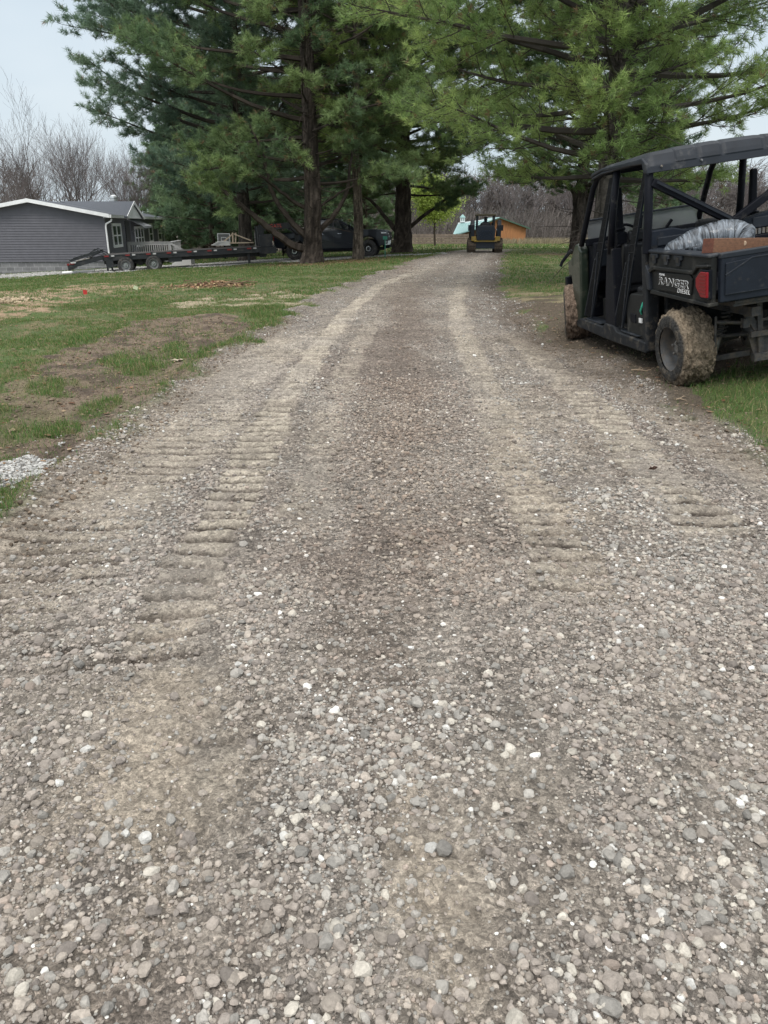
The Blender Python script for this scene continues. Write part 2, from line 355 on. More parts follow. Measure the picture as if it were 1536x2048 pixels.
TREE_AT = {'A': (-3.1, 35.), 'B': (-1.2, 37.5), 'C': (1.05, 46.), 'D': (9.5, 40.), 'E': (-7.6, 45.), 'R': (5.05, 19.)}
def lawn_fields(X, Y):
    soil = pmask(X, Y, SOIL, .35, 2.6, 1); straw = pmask(X, Y, STRAW, .5, 2.2, 2) * sst(.32, .6, fbm(X * 3, Y * 3, 53, 3)); red = pmask(X, Y, REDD, .9, 1.5, 3) * sst(.3, .55, fbm(X * 1.6, Y * 1.6, 54, 4))
    pale = pmask(X, Y, PALE, .5, .5, 4); wp = pmask(X, Y, WPATCH, .2, 4, 5)
    rt = pmask(X, Y, RTAN, .5, 2.2, 6) * sst(.3, .6, fbm(X * 3, Y * 3, 55, 3)); rs = pmask(X, Y, RSOIL, .35, 2.2, 7)
    clump = np.zeros(X.shape)
    for i, c in enumerate(CLUMPS): clump = np.maximum(clump, .45 * pmask(X, Y, c, .14, 3.5, 10 + i) + .4 * pmask(X, Y, c, .34, 6, 40 + i) + .15 * pmask(X, Y, c, .5, 9, 60 + i))
    rc = pmask(X, Y, RCLUMP, .12, 3, 30)
    lit = np.zeros(X.shape)
    for k, (tx, ty) in TREE_AT.items():
        if k == 'R': continue
        lit = np.maximum(lit, np.exp(-(((X - tx) / 3.0) ** 2 + ((Y - ty) / 2.6) ** 2)))
    lit = sst(.25, .75, lit + .5 * (fbm(X * 1.5, Y * .8, 43, 3) - .5))
    return soil, straw, red, pale, wp, rt, rs, clump, rc, lit
def mixc(c, col, m): return c * (1 - m[:, None]) + np.array(col)[None, :] * m[:, None]
def ground_color(X, Y):
    n1 = fbm(X * .9, Y * .6, 41, 4); n2 = fbm(X * 5, Y * 4, 42, 4)
    soil, straw, red, pale, wp, rt, rs, clump, rc, lit = lawn_fields(X, Y)
    L = np.zeros((len(X), 3)) + np.array((.09, .115, .045))
    L = mixc(L, (.19, .15, .09), sst(.45, .65, n2) * .8); L = mixc(L, (.085, .13, .04), sst(.48, .65, n1) * .5)
    L = mixc(L, (.18, .138, .102), soil); L = mixc(L, (.095, .072, .055), soil * sst(.45, .6, n2)); L = mixc(L, (.17, .16, .08), soil * sst(.55, .7, n1) * .5)
    L = mixc(L, (.36, .30, .215), straw * .9); L = mixc(L, (.34, .24, .165), red * sst(.30, .5, n2) * .9)
    L = mixc(L, (.27, .21, .14), rt * .7); L = mixc(L, (.095, .074, .056), rs * (1 - rt) * .95)
    L = mixc(L, (.20, .12, .07), lit * .7); L = mixc(L, (.08, .11, .035), np.maximum(clump, rc) * .8)
    L = mixc(L, (.45, .44, .42), pale * (.6 + .4 * sst(.4, .6, n2))); L = mixc(L, (.28, .24, .19), pale * sst(.56, .66, fbm(X * .5, Y * 2.0, 47, 3)) * .8)
    L = mixc(L, (.33, .32, .30), wp)
    L = mixc(L, (.20, .19, .10), sst(46, 60, Y) * .55)
    L = mixc(L, (.13, .11, .09), sst(115, 128, Y))
    # the drive
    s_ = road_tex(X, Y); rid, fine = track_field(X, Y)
    G = np.zeros((len(X), 3)) + np.array((.285, .256, .228))
    G = mixc(G, (.37, .325, .27), (1 - s_) * .55); G = mixc(G, (.235, .195, .165), .8 * np.exp(-((X - .12 - .03 * np.clip(Y - 8, 0, 50)) / .55) ** 2) * sst(2.2, 3.5, Y)); G = mixc(G, (.215, .18, .155), sst(.5, .68, fbm(X * 1.1, Y * .7, 44, 4)) * .75)
    G = mixc(G, (.45, .405, .335), fine * (.55 + .45 * sst(.35, .6, fbm(X * 7, Y * 7, 49, 3)))); G = mixc(G, (.125, .105, .088), np.clip(-rid * 2.8, 0, 1) * (.68 + .4 * sst(.3, .6, fbm(X * 14, Y * 14, 52, 2))) * (1 - sst(14, 26, Y)) * sst(.8, 2.6, Y)); G = mixc(G, (.335, .305, .27), sst(.56, .68, fbm(X * 2.6, Y * .9, 45, 3)) * .6)  # pale fines on the tracks; groove shade painted into the colour with damp soil
    far = sst(6, 22, Y); u = (X - edgeL(Y)) / (edgeR(Y) - edgeL(Y))
    G = mixc(G, (.42, .375, .31), far * np.exp(-((u - .30) / .16) ** 2) * .6); G = mixc(G, (.42, .375, .31), far * np.exp(-((u - .72) / .10) ** 2) * .45)
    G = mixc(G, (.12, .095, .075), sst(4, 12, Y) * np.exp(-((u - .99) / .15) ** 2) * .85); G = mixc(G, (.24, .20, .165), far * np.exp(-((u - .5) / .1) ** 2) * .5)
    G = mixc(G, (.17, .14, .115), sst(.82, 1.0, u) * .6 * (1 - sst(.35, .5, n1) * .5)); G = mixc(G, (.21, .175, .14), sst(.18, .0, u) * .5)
    for (cx, cy, rx, ry) in ((-.70, 2.1, .22, .75), (-.62, 1.55, .16, .35), (.1, 1.35, .12, .4), (.95, 4.6, .3, 2.0)):
        G = mixc(G, (.46, .40, .325), .8 * np.exp(-(((X - cx) / rx) ** 2 + ((Y - cy) / ry) ** 2)) * sst(.3, .55, fbm(X * 6, Y * 6, 58, 3)))
    G = G * (.58 + .64 * n2)[:, None] * np.array([1.0, .985, .98])[None]
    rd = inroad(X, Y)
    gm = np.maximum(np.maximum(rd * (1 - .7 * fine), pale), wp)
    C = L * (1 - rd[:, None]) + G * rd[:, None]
    return C, rd, gm

# ------------------------------------------------------------ ground meshes
def build_ground():
    ys = [-12, -9, -6, -4, -2.5, -1.5, -.8, -.3, .1, .4]
    y = .6
    while y < 700:
        ys.append(y); y += max(.010, .0026 * y) if y < 30 else .012 * y
    ys = np.array(ys)
    sf = np.arange(-.66, .6601, .0026); so = np.array([.68, .71, .75, .8, .86, .94, 1.05, 1.2, 1.5, 2, 3])
    ss = np.concatenate([-so[::-1], sf, so])
    Yg, Sg = np.meshgrid(ys, ss, indexing='ij'); Xg = Sg * (np.maximum(Yg, 0) * .93 + 1.2)
    X = Xg.ravel(); Y = Yg.ravel()
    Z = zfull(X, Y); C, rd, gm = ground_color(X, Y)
    nY, nS = Yg.shape; idx = np.arange(nY * nS).reshape(nY, nS)
    F = np.stack([idx[:-1, :-1], idx[:-1, 1:], idx[1:, 1:], idx[1:, :-1]], -1).reshape(-1, 4)
    inr = rd[F].mean(1) > .5
    V = np.stack([X, Y, Z], 1)
    m = ground_material()
    for name, sel_ in (('gravel_driveway', inr), ('ground', ~inr)):
        Fs = F[sel_]; used, inv = np.unique(Fs, return_inverse=True)
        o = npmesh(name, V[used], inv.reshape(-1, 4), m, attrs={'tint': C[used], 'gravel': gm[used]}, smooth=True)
        o['kind'] = 'structure'
def ground_material():
    m = bpy.data.materials.new('earth_and_gravel'); m.use_nodes = True; t = m.node_tree; b = t.nodes['Principled BSDF']
    n_ = t.nodes.new; lk = t.links.new
    b.inputs['Roughness'].default_value = .92; b.inputs['Specular IOR Level'].default_value = .25
    a = n_('ShaderNodeAttribute'); a.attribute_name = 'tint'; g = n_('ShaderNodeAttribute'); g.attribute_name = 'gravel'
    pos = n_('ShaderNodeNewGeometry').outputs['Position']
    wn = n_('ShaderNodeTexNoise'); wn.inputs['Scale'].default_value = 30; lk(pos, wn.inputs['Vector'])
    wa = n_('ShaderNodeVectorMath'); wa.operation = 'MULTIPLY_ADD'; wa.inputs[1].default_value = (.02, .02, .02); lk(wn.outputs['Color'], wa.inputs[0]); lk(pos, wa.inputs[2])
    vec = wa.outputs[0]
    cur = a.outputs['Color']; hs = []
    for sc_, amt, hd in ((42, .42, .014), (95, .34, .008), (230, .28, .0035)):
        v = n_('ShaderNodeTexVoronoi'); v.inputs['Scale'].default_value = sc_; lk(vec, v.inputs['Vector'])
        se = n_('ShaderNodeSeparateColor'); lk(v.outputs['Color'], se.inputs[0])
        r1 = n_('ShaderNodeMapRange'); r1.inputs['To Min'].default_value = 1 - amt; r1.inputs['To Max'].default_value = 1 + amt; lk(se.outputs[0], r1.inputs['Value'])
        r2 = n_('ShaderNodeMapRange'); r2.inputs['From Min'].default_value = .0; r2.inputs['From Max'].default_value = .75; r2.inputs['To Min'].default_value = 1; r2.inputs['To Max'].default_value = 0; lk(v.outputs['Distance'], r2.inputs['Value'])
        mx = n_('ShaderNodeMath'); mx.operation = 'SUBTRACT'; lk(r1.outputs[0], mx.inputs[0]); mx.inputs[1].default_value = 1
        mg = n_('ShaderNodeMath'); mg.operation = 'MULTIPLY'; lk(mx.outputs[0], mg.inputs[0])
        gg = n_('ShaderNodeMapRange'); gg.inputs['To Min'].default_value = .35; gg.inputs['To Max'].default_value = 1; lk(g.outputs['Fac'], gg.inputs['Value']); lk(gg.outputs[0], mg.inputs[1])
        ad = n_('ShaderNodeMath'); ad.operation = 'ADD'; lk(mg.outputs[0], ad.inputs[0]); ad.inputs[1].default_value = 1
        vm = n_('ShaderNodeVectorMath'); vm.operation = 'SCALE'; lk(cur, vm.inputs[0]); lk(ad.outputs[0], vm.inputs['Scale']); cur = vm.outputs[0]
        hm = n_('ShaderNodeMath'); hm.operation = 'MULTIPLY'; lk(r2.outputs[0], hm.inputs[0]); lk(g.outputs['Fac'], hm.inputs[1])
        h2 = n_('ShaderNodeMath'); h2.operation = 'MULTIPLY'; lk(hm.outputs[0], h2.inputs[0]); h2.inputs[1].default_value = hd; hs.append(h2.outputs[0])
    nn = n_('ShaderNodeTexNoise'); nn.inputs['Scale'].default_value = 70; nn.inputs['Detail'].default_value = 7; nn.inputs['Roughness'].default_value = .75; lk(pos, nn.inputs['Vector'])
    r3 = n_('ShaderNodeMapRange'); r3.inputs['From Min'].default_value = .3; r3.inputs['From Max'].default_value = .7; r3.inputs['To Min'].default_value = .58; r3.inputs['To Max'].default_value = 1.34; lk(nn.outputs['Fac'], r3.inputs['Value'])
    vm = n_('ShaderNodeVectorMath'); vm.operation = 'SCALE'; lk(cur, vm.inputs[0]); lk(r3.outputs[0], vm.inputs['Scale']); lk(vm.outputs[0], b.inputs['Base Color'])
    h3 = n_('ShaderNodeMath'); h3.operation = 'MULTIPLY'; lk(nn.outputs['Fac'], h3.inputs[0]); h3.inputs[1].default_value = .020
    s_ = h3.outputs[0]
    for h in hs:
        ad = n_('ShaderNodeMath'); ad.operation = 'ADD'; lk(s_, ad.inputs[0]); lk(h, ad.inputs[1]); s_ = ad.outputs[0]
    bn = n_('ShaderNodeBump'); bn.inputs['Strength'].default_value = 1; bn.inputs['Distance'].default_value = 1; lk(s_, bn.inputs['Height']); lk(bn.outputs[0], b.inputs['Normal'])
    return m

# ------------------------------------------------------------ loose stones
def ico(sub):
    import bmesh
    bm = bmesh.new(); bmesh.ops.create_icosphere(bm, subdivisions=sub, radius=1)
    V = np.array([v.co[:] for v in bm.verts]); F = np.array([[v.index for v in f.verts] for f in bm.faces]); bm.free(); return V, F
def rotmats(rng, n):
    q = rng.normal(size=(n, 4)); q /= np.linalg.norm(q, axis=1)[:, None]; w_, x, y, z = q.T
    return np.stack([1 - 2 * (y * y + z * z), 2 * (x * y - z * w_), 2 * (x * z + y * w_), 2 * (x * y + z * w_), 1 - 2 * (x * x + z * z), 2 * (y * z - x * w_),
                     2 * (x * z - y * w_), 2 * (y * z + x * w_), 1 - 2 * (x * x + y * y)], 1).reshape(n, 3, 3)
def scatter_shapes(rng, pos, size, sub, flat=(.5, .8), rough=.18, sink=.35, tilt_full=True):
    V0, F0 = ico(sub); nv = len(V0); K = 14
    var = []
    for k in range(K):
        d = 1 + rng.normal(size=nv) * rough * .5
        v = V0 * d[:, None]
        for _ in range(3):                                          # a few flat chipped faces
            n_ = rng.normal(size=3); n_ /= np.linalg.norm(n_); h = v @ n_; cut = rng.uniform(.55, .85)
            v = v - np.outer(np.clip(h - cut, 0, None), n_)
        var.append(v)
    var = np.array(var); n = len(pos); ch = rng.integers(0, K, n)
    sc3 = np.stack([np.ones(n), rng.uniform(.65, 1, n), rng.uniform(flat[0], flat[1], n)], 1) * size[:, None]
    V = var[ch] * sc3[:, None, :]
    # tilt a little around random axis + free spin round z
    a = rng.uniform(0, 2 * np.pi, n); tl = rng.normal(size=n) * .35; b_ = rng.uniform(0, 2 * np.pi, n)
    ca, sa = np.cos(tl), np.sin(tl); z = np.zeros(n); o1 = np.ones(n)
    Rx = np.stack([o1, z, z, z, ca, -sa, z, sa, ca], 1).reshape(n, 3, 3)
    Rz = np.stack([np.cos(a), -np.sin(a), z, np.sin(a), np.cos(a), z, z, z, o1], 1).reshape(n, 3, 3)
    Rb = np.stack([np.cos(b_), -np.sin(b_), z, np.sin(b_), np.cos(b_), z, z, z, o1], 1).reshape(n, 3, 3)
    M = Rz @ Rx @ Rb
    V = np.einsum('nij,nkj->nki', M, V)
    sink = np.asarray(sink) * rng.uniform(.75, 1.55, n); V = V + pos[:, None, :]; V[:, :, 2] += (size * (flat[0] + flat[1]) / 2 * (1 - 2 * sink))[:, None]
    F = (F0[None] + (np.arange(n) * nv)[:, None, None]).reshape(-1, 3)
    return V.reshape(-1, 3), F, nv
def stone_colors(rng, n, X, Y):
    base = np.array([(.29, .255, .225), (.34, .30, .26), (.24, .212, .19), (.33, .312, .285), (.265, .252, .232), (.43, .40, .35), (.62, .61, .58), (.33, .275, .235)])
    pr = np.array([.28, .24, .18, .11, .08, .07, .015, .04]); k = rng.choice(len(base), n, p=pr / pr.sum())
    g_ = (.05 + fbm(X * 2.4, Y * 1.3, 48, 3) + .55 * np.exp(-(((X - .02) / .3) ** 2 + ((Y - 1.7) / .32) ** 2)) + .25 * np.exp(-((X - 1.2) / .35) ** 2) * (Y > 3)) > .60
    k2 = rng.choice(len(base), n, p=np.array([.10, .12, .05, .32, .19, .15, .04, .03])); k = np.where(g_ & (rng.random(n) < .8), k2, k)
    c = base[k] * rng.uniform(.60, 1.12, n)[:, None]
    b_ = np.exp(-((X - .12 - .03 * np.clip(Y - 8, 0, 50)) / .55) ** 2) * sst(2.2, 3.4, Y)
    return 1.04 * c * np.array([.985, .985, .985])[None] * (1 - b_[:, None] * np.array([.20, .27, .32])[None])
def build_stones():
    rng = np.random.default_rng(5); m = attr_mat('stone', noise=.3, nscale=120, bump=.0015, bscale=250, rough=.85)
    def sample(n, y0, y1, p):
        # area uniform in the view wedge plus a margin
        y = y0 + (y1 - y0) * rng.random(n); hw = .52 * (y * .94 + .5) + .7; hwm = .52 * (y1 * .94 + .5) + .7
        k = rng.random(n) < hw / hwm; y = y[k]; hw = hw[k]; x = (rng.random(len(y)) * 2 - 1) * hw
        rd = inroad(x, y); k = rd > .35; x = x[k]; y = y[k]
        t = road_tex(x, y); _, fi = track_field(x, y)
        u = (x - edgeL(y)) / (edgeR(y) - edgeL(y))
        pr = (.10 + .90 * t) * (1 - .86 * fi) * (1 - .5 * sst(.85, 1, u)) ; k = rng.random(len(x)) < pr * p
        return x[k], y[k]
    allV = []; allF = []; allC = []; base = 0
    def emit(x, y, size, sub, **kw):
        nonlocal base
        z = zfull(x, y); pos = np.stack([x, y, z], 1); V, F, nv = scatter_shapes(rng, pos, size, sub, **kw)
        c = stone_colors(rng, len(x), x, y)
        allV.append(V); allF.append(F + base); allC.append(np.repeat(c, nv, 0)); base += len(V)
    x, y = sample(56000, .7, 3.2, 1); emit(x, y, np.clip(rng.lognormal(-4.86, .42, len(x)), .004, .024), 2, sink=.36, rough=.20)
    x, y = sample(100000, .7, 3.2, 1); emit(x, y, rng.uniform(.0022, .0065, len(x)), 1, sink=.3, rough=.35)
    x, y = sample(130000, 3.2, 7.5, 1); emit(x, y, np.clip(rng.lognormal(-4.75, .38, len(x)), .006, .026), 1, sink=.3)
    x, y = sample(120000, 7.5, 20, .9); emit(x, y, np.clip(rng.lognormal(-4.5, .35, len(x)), .009, .03), 1, sink=.3)
    x, y = sample(90000, 20, 42, .8); emit(x, y, np.clip(rng.lognormal(-4.0, .3, len(x)), .012, .035), 1, sink=.3)
    o = npmesh('gravel_stones', np.concatenate(allV), np.concatenate(allF), m, attrs={'tint': np.concatenate(allC)}, smooth=False)
    setp(o, 'loose grey and brown rounded stones scattered over the gravel drive', 'gravel', kind='stuff')
    print('stones verts', base)
    # white chips at the lawn's edge and along the pale strip
    allV.clear(); allF.clear(); base = 0
    x = rng.uniform(-3.5, -1.4, 13000); y = rng.uniform(3.6, 5.6, 13000); k = ((pmask(x, y, WPATCH, .25, 4, 5) > .5) & (rng.random(len(x)) < .2 + .8 * sst(.4, .6, fbm(x * 5, y * 5, 57, 3)))) | ((np.abs(x - edgeL(y) + .1) < .35) & (rng.random(len(x)) < .02)); x, y = x[k], y[k]
    x2 = rng.uniform(-22, 4, 50000); y2 = rng.uniform(34, 45, 50000); k = pmask(x2, y2, PALE, .5, .5, 4) > .5; x2, y2 = x2[k][:16000], y2[k][:16000]
    xs = np.concatenate([x, x2]); ys_ = np.concatenate([y, y2]); sz = np.concatenate([rng.uniform(.007, .017, len(x)), rng.uniform(.02, .05, len(x2))])
    V, F, nv = scatter_shapes(rng, np.stack([xs, ys_, zfull(xs, ys_)], 1), sz, 1, sink=.3)
    cc = np.repeat(np.array((.38, .375, .36)) * rng.uniform(.6, 1.25, len(xs))[:, None], nv, 0)
    o = npmesh('white_gravel', V, F, m, attrs={'tint': cc})
    setp(o, 'white crushed stone at the lawn edge and under the trailer', 'gravel', kind='stuff')
    # dirt crumbs in the bare soil
    n = 30000; x = rng.uniform(-7, -1.2, n); y = rng.uniform(3.2, 12.5, n); k = ((pmask(x, y, SOIL, .2, 1.6, 1) > .5) | (np.abs(x - edgeL(y)) < .35)) & (np.abs(x) < .5 * y + 1.2); x, y = x[k], y[k]
    x3 = rng.uniform(1.9, 6, n // 2); y3 = rng.uniform(4.2, 14, n // 2); k = (pmask(x3, y3, RSOIL, .25, 1.4, 7) > .5) | (np.abs(x3 - edgeR(y3)) < .35); x = np.concatenate([x, x3[k]]); y = np.concatenate([y, y3[k]])
    V, F, nv = scatter_shapes(rng, np.stack([x, y, zfull(x, y)], 1), np.clip(rng.lognormal(-4.95, .5, len(x)), .003, .028), 1, sink=.3, rough=.35)
    cc = np.repeat(np.array((.15, .115, .085)) * rng.uniform(.6, 1.4, len(x))[:, None], nv, 0)
    o = npmesh('soil_crumbs', V, F, m, attrs={'tint': cc})
    setp(o, 'dark crumbs and clods of bare soil beside the drive', 'soil', kind='stuff')

# ------------------------------------------------------------ grass
def blades(rng, x, y, h, wd, nseg=2, lean=.5):
    n = len(x); z = zfull(x, y) - .01
    a = rng.uniform(0, 2 * np.pi, n); la = rng.uniform(0, 2 * np.pi, n); le = rng.uniform(.1, lean, n) * h
    sx = np.cos(a) * wd / 2; sy = np.sin(a) * wd / 2; dx = np.cos(la) * le; dy = np.sin(la) * le
    b0 = np.stack([x - sx, y - sy, z], 1); b1 = np.stack([x + sx, y + sy, z], 1)
    m0 = np.stack([x - sx * .8 + dx * .35, y - sy * .8 + dy * .35, z + h * .55], 1); m1 = np.stack([x + sx * .8 + dx * .35, y + sy * .8 + dy * .35, z + h * .55], 1)
    tp = np.stack([x + dx, y + dy, z + h * (1 - .25 * (le / h))], 1)
    V = np.stack([b0, b1, m0, m1, tp], 1).reshape(-1, 3); i = np.arange(n) * 5
    F = np.concatenate([np.stack([i, i + 1, i + 3], 1), np.stack([i, i + 3, i + 2], 1), np.stack([i + 2, i + 3, i + 4], 1)])
    return V, F
def build_grass():
    rng = np.random.default_rng(9); m = attr_mat('grass_blade', noise=0, rough=.6, translucent=.35, spec=.3)
    AV = []; AF = []; AC = []; base = 0
    def emit(x, y, h, wd, lean=.6, dry=.20):
        nonlocal base
        V, F = blades(rng, x, y, h, wd, lean=lean); n = len(x)
        g = np.array((.098, .172, .044)) * rng.uniform(.65, 1.35, n)[:, None]; g[:, 0] *= rng.uniform(.7, 1.3, n)
        dr = rng.random(n) < dry; g[dr] = np.array((.33, .27, .15)) * rng.uniform(.7, 1.2, dr.sum())[:, None]
        AV.append(V); AF.append(F + base); AC.append(np.repeat(g, 5, 0)); base += len(V)
    def area(n, x0, x1, y0, y1):
        x = rng.uniform(x0, x1, n); y = rng.uniform(y0, y1, n); k = (x > -.5 * (.94 * y + .5) - 1.9) & (x < .5 * (.94 * y + .5) + 1.2); return x[k], y[k]
    def density(x, y):
        soil, straw, red, pale, wp, rt, rs, clump, rc, lit = lawn_fields(x, y); rd = inroad(x, y)
        f = 1 - np.clip(rd * 1.6 - .2, 0, 1)
        d = np.clip(sst(.40, .58, .6 * fbm(x * .8, y * .8, 61, 4) + .4 * fbm(x * 4, y * 4, 62, 3)) * .85 + .15, 0, 1)
        d = d * (1 - .80 * soil) * (1 - .7 * straw) * (1 - .65 * red) * (1 - .97 * pale) * (1 - wp) * (1 - .8 * rt) * (1 - .93 * rs) * (1 - .7 * lit)
        return np.maximum(d * f, np.maximum(clump, rc) * f * sst(.25, .5, fbm(x * 7, y * 7, 63, 2))), np.maximum(clump, rc)
    for (n, x0, x1, y0, y1, h0, wd) in [(50000, -4.5, -1.7, .6, 3.4, .05, .003), (130000, -4.5, -1.4, 3.4, 8, .055, .0035), (260000, -8.5, -1, 8, 16, .06, .006), (240000, -16, .5, 16, 30, .075, .012), (200000, -24, 4, 30, 50, .09, .022),
                                        (50000, 2.2, 5.5, 4.0, 9.5, .06, .004), (60000, 2.0, 8, 9.5, 19, .06, .007), (120000, 2.5, 17, 19, 50, .09, .018), (80000, -30, 50, 50, 112, .16, .06)]:
        x, y = area(n, x0, x1, y0, y1); d, cl = density(x, y); k = rng.random(len(x)) < d; x, y, cl = x[k], y[k], cl[k]
        emit(x, y, h0 * .8 * rng.uniform(.3, 1.3, len(x)) * (1 + .6 * cl) * (.6 + .8 * fbm(x * 2, y * 2, 66, 2)), wd * rng.uniform(.6, 1.3, len(x)), lean=.9)
    o = npmesh('grass', np.concatenate(AV), np.concatenate(AF), m, attrs={'tint': np.concatenate(AC)})
    setp(o, 'short green spring grass covering the lawns on both sides of the drive', 'grass', kind='stuff')
    # tall dry grass in front of the barn and the woods
    AV.clear(); AF.clear(); AC.clear(); base = 0
    n = 22000; x = rng.uniform(-12, 60, n); y = rng.uniform(100, 119, n)
    V, F = blades(rng, x, y, rng.uniform(.35, 1.0, n), rng.uniform(.05, .1, n), lean=.6)
    C = np.array((.28, .24, .16)) * rng.uniform(.6, 1.2, n)[:, None]
    o = npmesh('dry_grass', V, F, m, attrs={'tint': np.repeat(C, 5, 0)})
    setp(o, 'tall straw-coloured dead grass in front of the barn and far woods', 'grass', kind='stuff')
    # dead leaves and needles
    n = 2600; x = np.concatenate([rng.uniform(-8, -1.5, n), rng.uniform(1.8, 4.6, 500), rng.normal(-2.2, 2.3, 3500)]); y = np.concatenate([rng.uniform(3.5, 18, n), rng.uniform(4.5, 12, 500), rng.normal(36, 2.0, 3500)])
    k = inroad(x, y) < .5; x, y = x[k], y[k]; n = len(x); z = zfull(x, y) + .012; s_ = rng.uniform(.012, .05, n) * np.where(y > 25, 1.6, .9); M = rotmats(rng, n)
    M[:, 2, :] *= .3
    q = np.array([(-1, 0, 0), (-.3, -.5, .12), (.4, -.45, 0), (1, 0, .15), (.35, .5, 0), (-.4, .45, .1)]); V = np.einsum('nij,kj->nki', M, q) * s_[:, None, None] + np.stack([x, y, z], 1)[:, None, :]
    V[:, :, 2] = np.maximum(V[:, :, 2], z[:, None]); i = np.arange(n) * 6
    F = np.concatenate([np.stack([i, i + 1, i + 2, i + 3], 1), np.stack([i, i + 3, i + 4, i + 5], 1)])
    C = np.array([(.30, .19, .11), (.22, .11, .06), (.38, .28, .18)])[rng.integers(0, 3, n)] * rng.uniform(.6, 1.2, n)[:, None]
    o = npmesh('fallen_leaves', V.reshape(-1, 3), F, m, attrs={'tint': np.repeat(C, 6, 0)})
    setp(o, 'brown dead leaves and needles lying on the lawn and under pines', 'leaves', kind='stuff')

# ------------------------------------------------------------ trees
bark_m = attr_mat('bark', noise=.4, nscale=14, bump=.03, bscale=22, rough=.95, spec=.15)
twig_m = attr_mat('twig_bark', noise=0, rough=.9, spec=.15)
needle_m = attr_mat('pine_needles', noise=.0, rough=.5, translucent=.42, spec=.35)
def segs_mesh(P0, P1, R0, R1, n=4):
    P0 = np.array(P0); P1 = np.array(P1); R0 = np.array(R0)[:, None]; R1 = np.array(R1)[:, None]
    t = P1 - P0; t /= np.linalg.norm(t, axis=1)[:, None] + 1e-9
    up = np.where(np.abs(t[:, 2:3]) < .9, np.array([[0, 0, 1.]]), np.array([[0, 1., 0]])); s_ = np.cross(t, up); s_ /= np.linalg.norm(s_, axis=1)[:, None] + 1e-9; u_ = np.cross(s_, t)
    V = []
    for P, Rr in ((P0 - t * R0 * .4, R0), (P1 + t * R1 * .4, R1)):
        for k in range(n):
            a = 2 * math.pi * k / n; V.append(P + s_ * math.cos(a) * Rr + u_ * math.sin(a) * Rr)
    V = np.stack(V, 1).reshape(-1, 3); m = len(P0); i = np.arange(m) * 2 * n
    F = np.concatenate([np.stack([i + k, i + (k + 1) % n, i + n + (k + 1) % n, i + n + k], 1) for k in range(n)])
    return V, F
def trunk_mesh(pts, rads, n=36, seed=0, flare=.7, bark=.11):
    """one continuous tapering stem with root flare and furrowed bark relief"""
    pts = np.array(pts, float); m = 150; tt = np.linspace(0, 1, m) ** 1.3; L = np.concatenate([[0], np.cumsum(np.linalg.norm(np.diff(pts, axis=0), axis=1))]); L /= L[-1]
    C = np.stack([np.interp(tt, L, pts[:, k]) for k in range(3)], 1); r_ = np.interp(tt, L, rads); hgt = C[:, 2] - C[0, 2]
    V = []
    for i in range(m):
        a = np.arange(n) / n * 2 * np.pi
        fl = 1 + flare * math.exp(-hgt[i] / .35) * (.35 + .35 * np.maximum(0, np.sin(a * 5 + seed)))
        bk = 1 + bark * (vn(a * 4.5 + seed, np.full(n, hgt[i] * 2.3), seed) - .5) * 2 + bark * (vn(a * 9, np.full(n, hgt[i] * 9.), seed + 3) - .5)
        rr = r_[i] * fl * bk
        V.append(np.stack([C[i, 0] + np.cos(a) * rr, C[i, 1] + np.sin(a) * rr, np.full(n, C[i, 2])], 1))
    V = np.concatenate(V); F = []
    for i in range(m - 1):
        k = np.arange(n); F.append(np.stack([i * n + k, i * n + (k + 1) % n, (i + 1) * n + (k + 1) % n, (i + 1) * n + k], 1))
    return V, np.concatenate(F)
def needles(rng, P, D, K, ln, wd, col):
    """tufts: K needle blades fanned round direction D at P"""
    n = len(P); D = D / (np.linalg.norm(D, axis=1)[:, None] + 1e-9)
    P = np.repeat(P, K, 0); D = np.repeat(D, K, 0); m = n * K
    v = rng.normal(size=(m, 3)); v -= (v * D).sum(1)[:, None] * D; v /= np.linalg.norm(v, axis=1)[:, None] + 1e-9
    th = rng.uniform(.15, 1.35, m)[:, None]; dr = D * np.cos(th) + v * np.sin(th); l = ln * rng.uniform(.7, 1.15, m)[:, None]
    dr[:, 2] -= .10
    sd_ = np.cross(dr, rng.normal(size=(m, 3))); sd_ /= np.linalg.norm(sd_, axis=1)[:, None] + 1e-9
    b = P + rng.normal(size=(m, 3)) * ln * .12
    V = np.stack([b - sd_ * wd / 2, b + sd_ * wd / 2, b + dr * l], 1).reshape(-1, 3); F = np.arange(m * 3).reshape(-1, 3)
    c = 1.42 * np.repeat(col, K * 3, 0) * np.repeat(rng.uniform(.8, 1.2, m), 3)[:, None]
    return V, F, c
def limb_path(p0, az, el, L, curve, rng, k=9, wob=.05):
    pts = [np.array(p0, float)]; d = np.array([math.cos(az) * math.cos(el), math.sin(az) * math.cos(el), math.sin(el)])
    for i in range(k):
        d = d + np.array([0, 0, curve / k]) + rng.normal(size=3) * wob * np.array([1, 1, .6]); d /= np.linalg.norm(d); pts.append(pts[-1] + d * L / k)
    return np.array(pts)
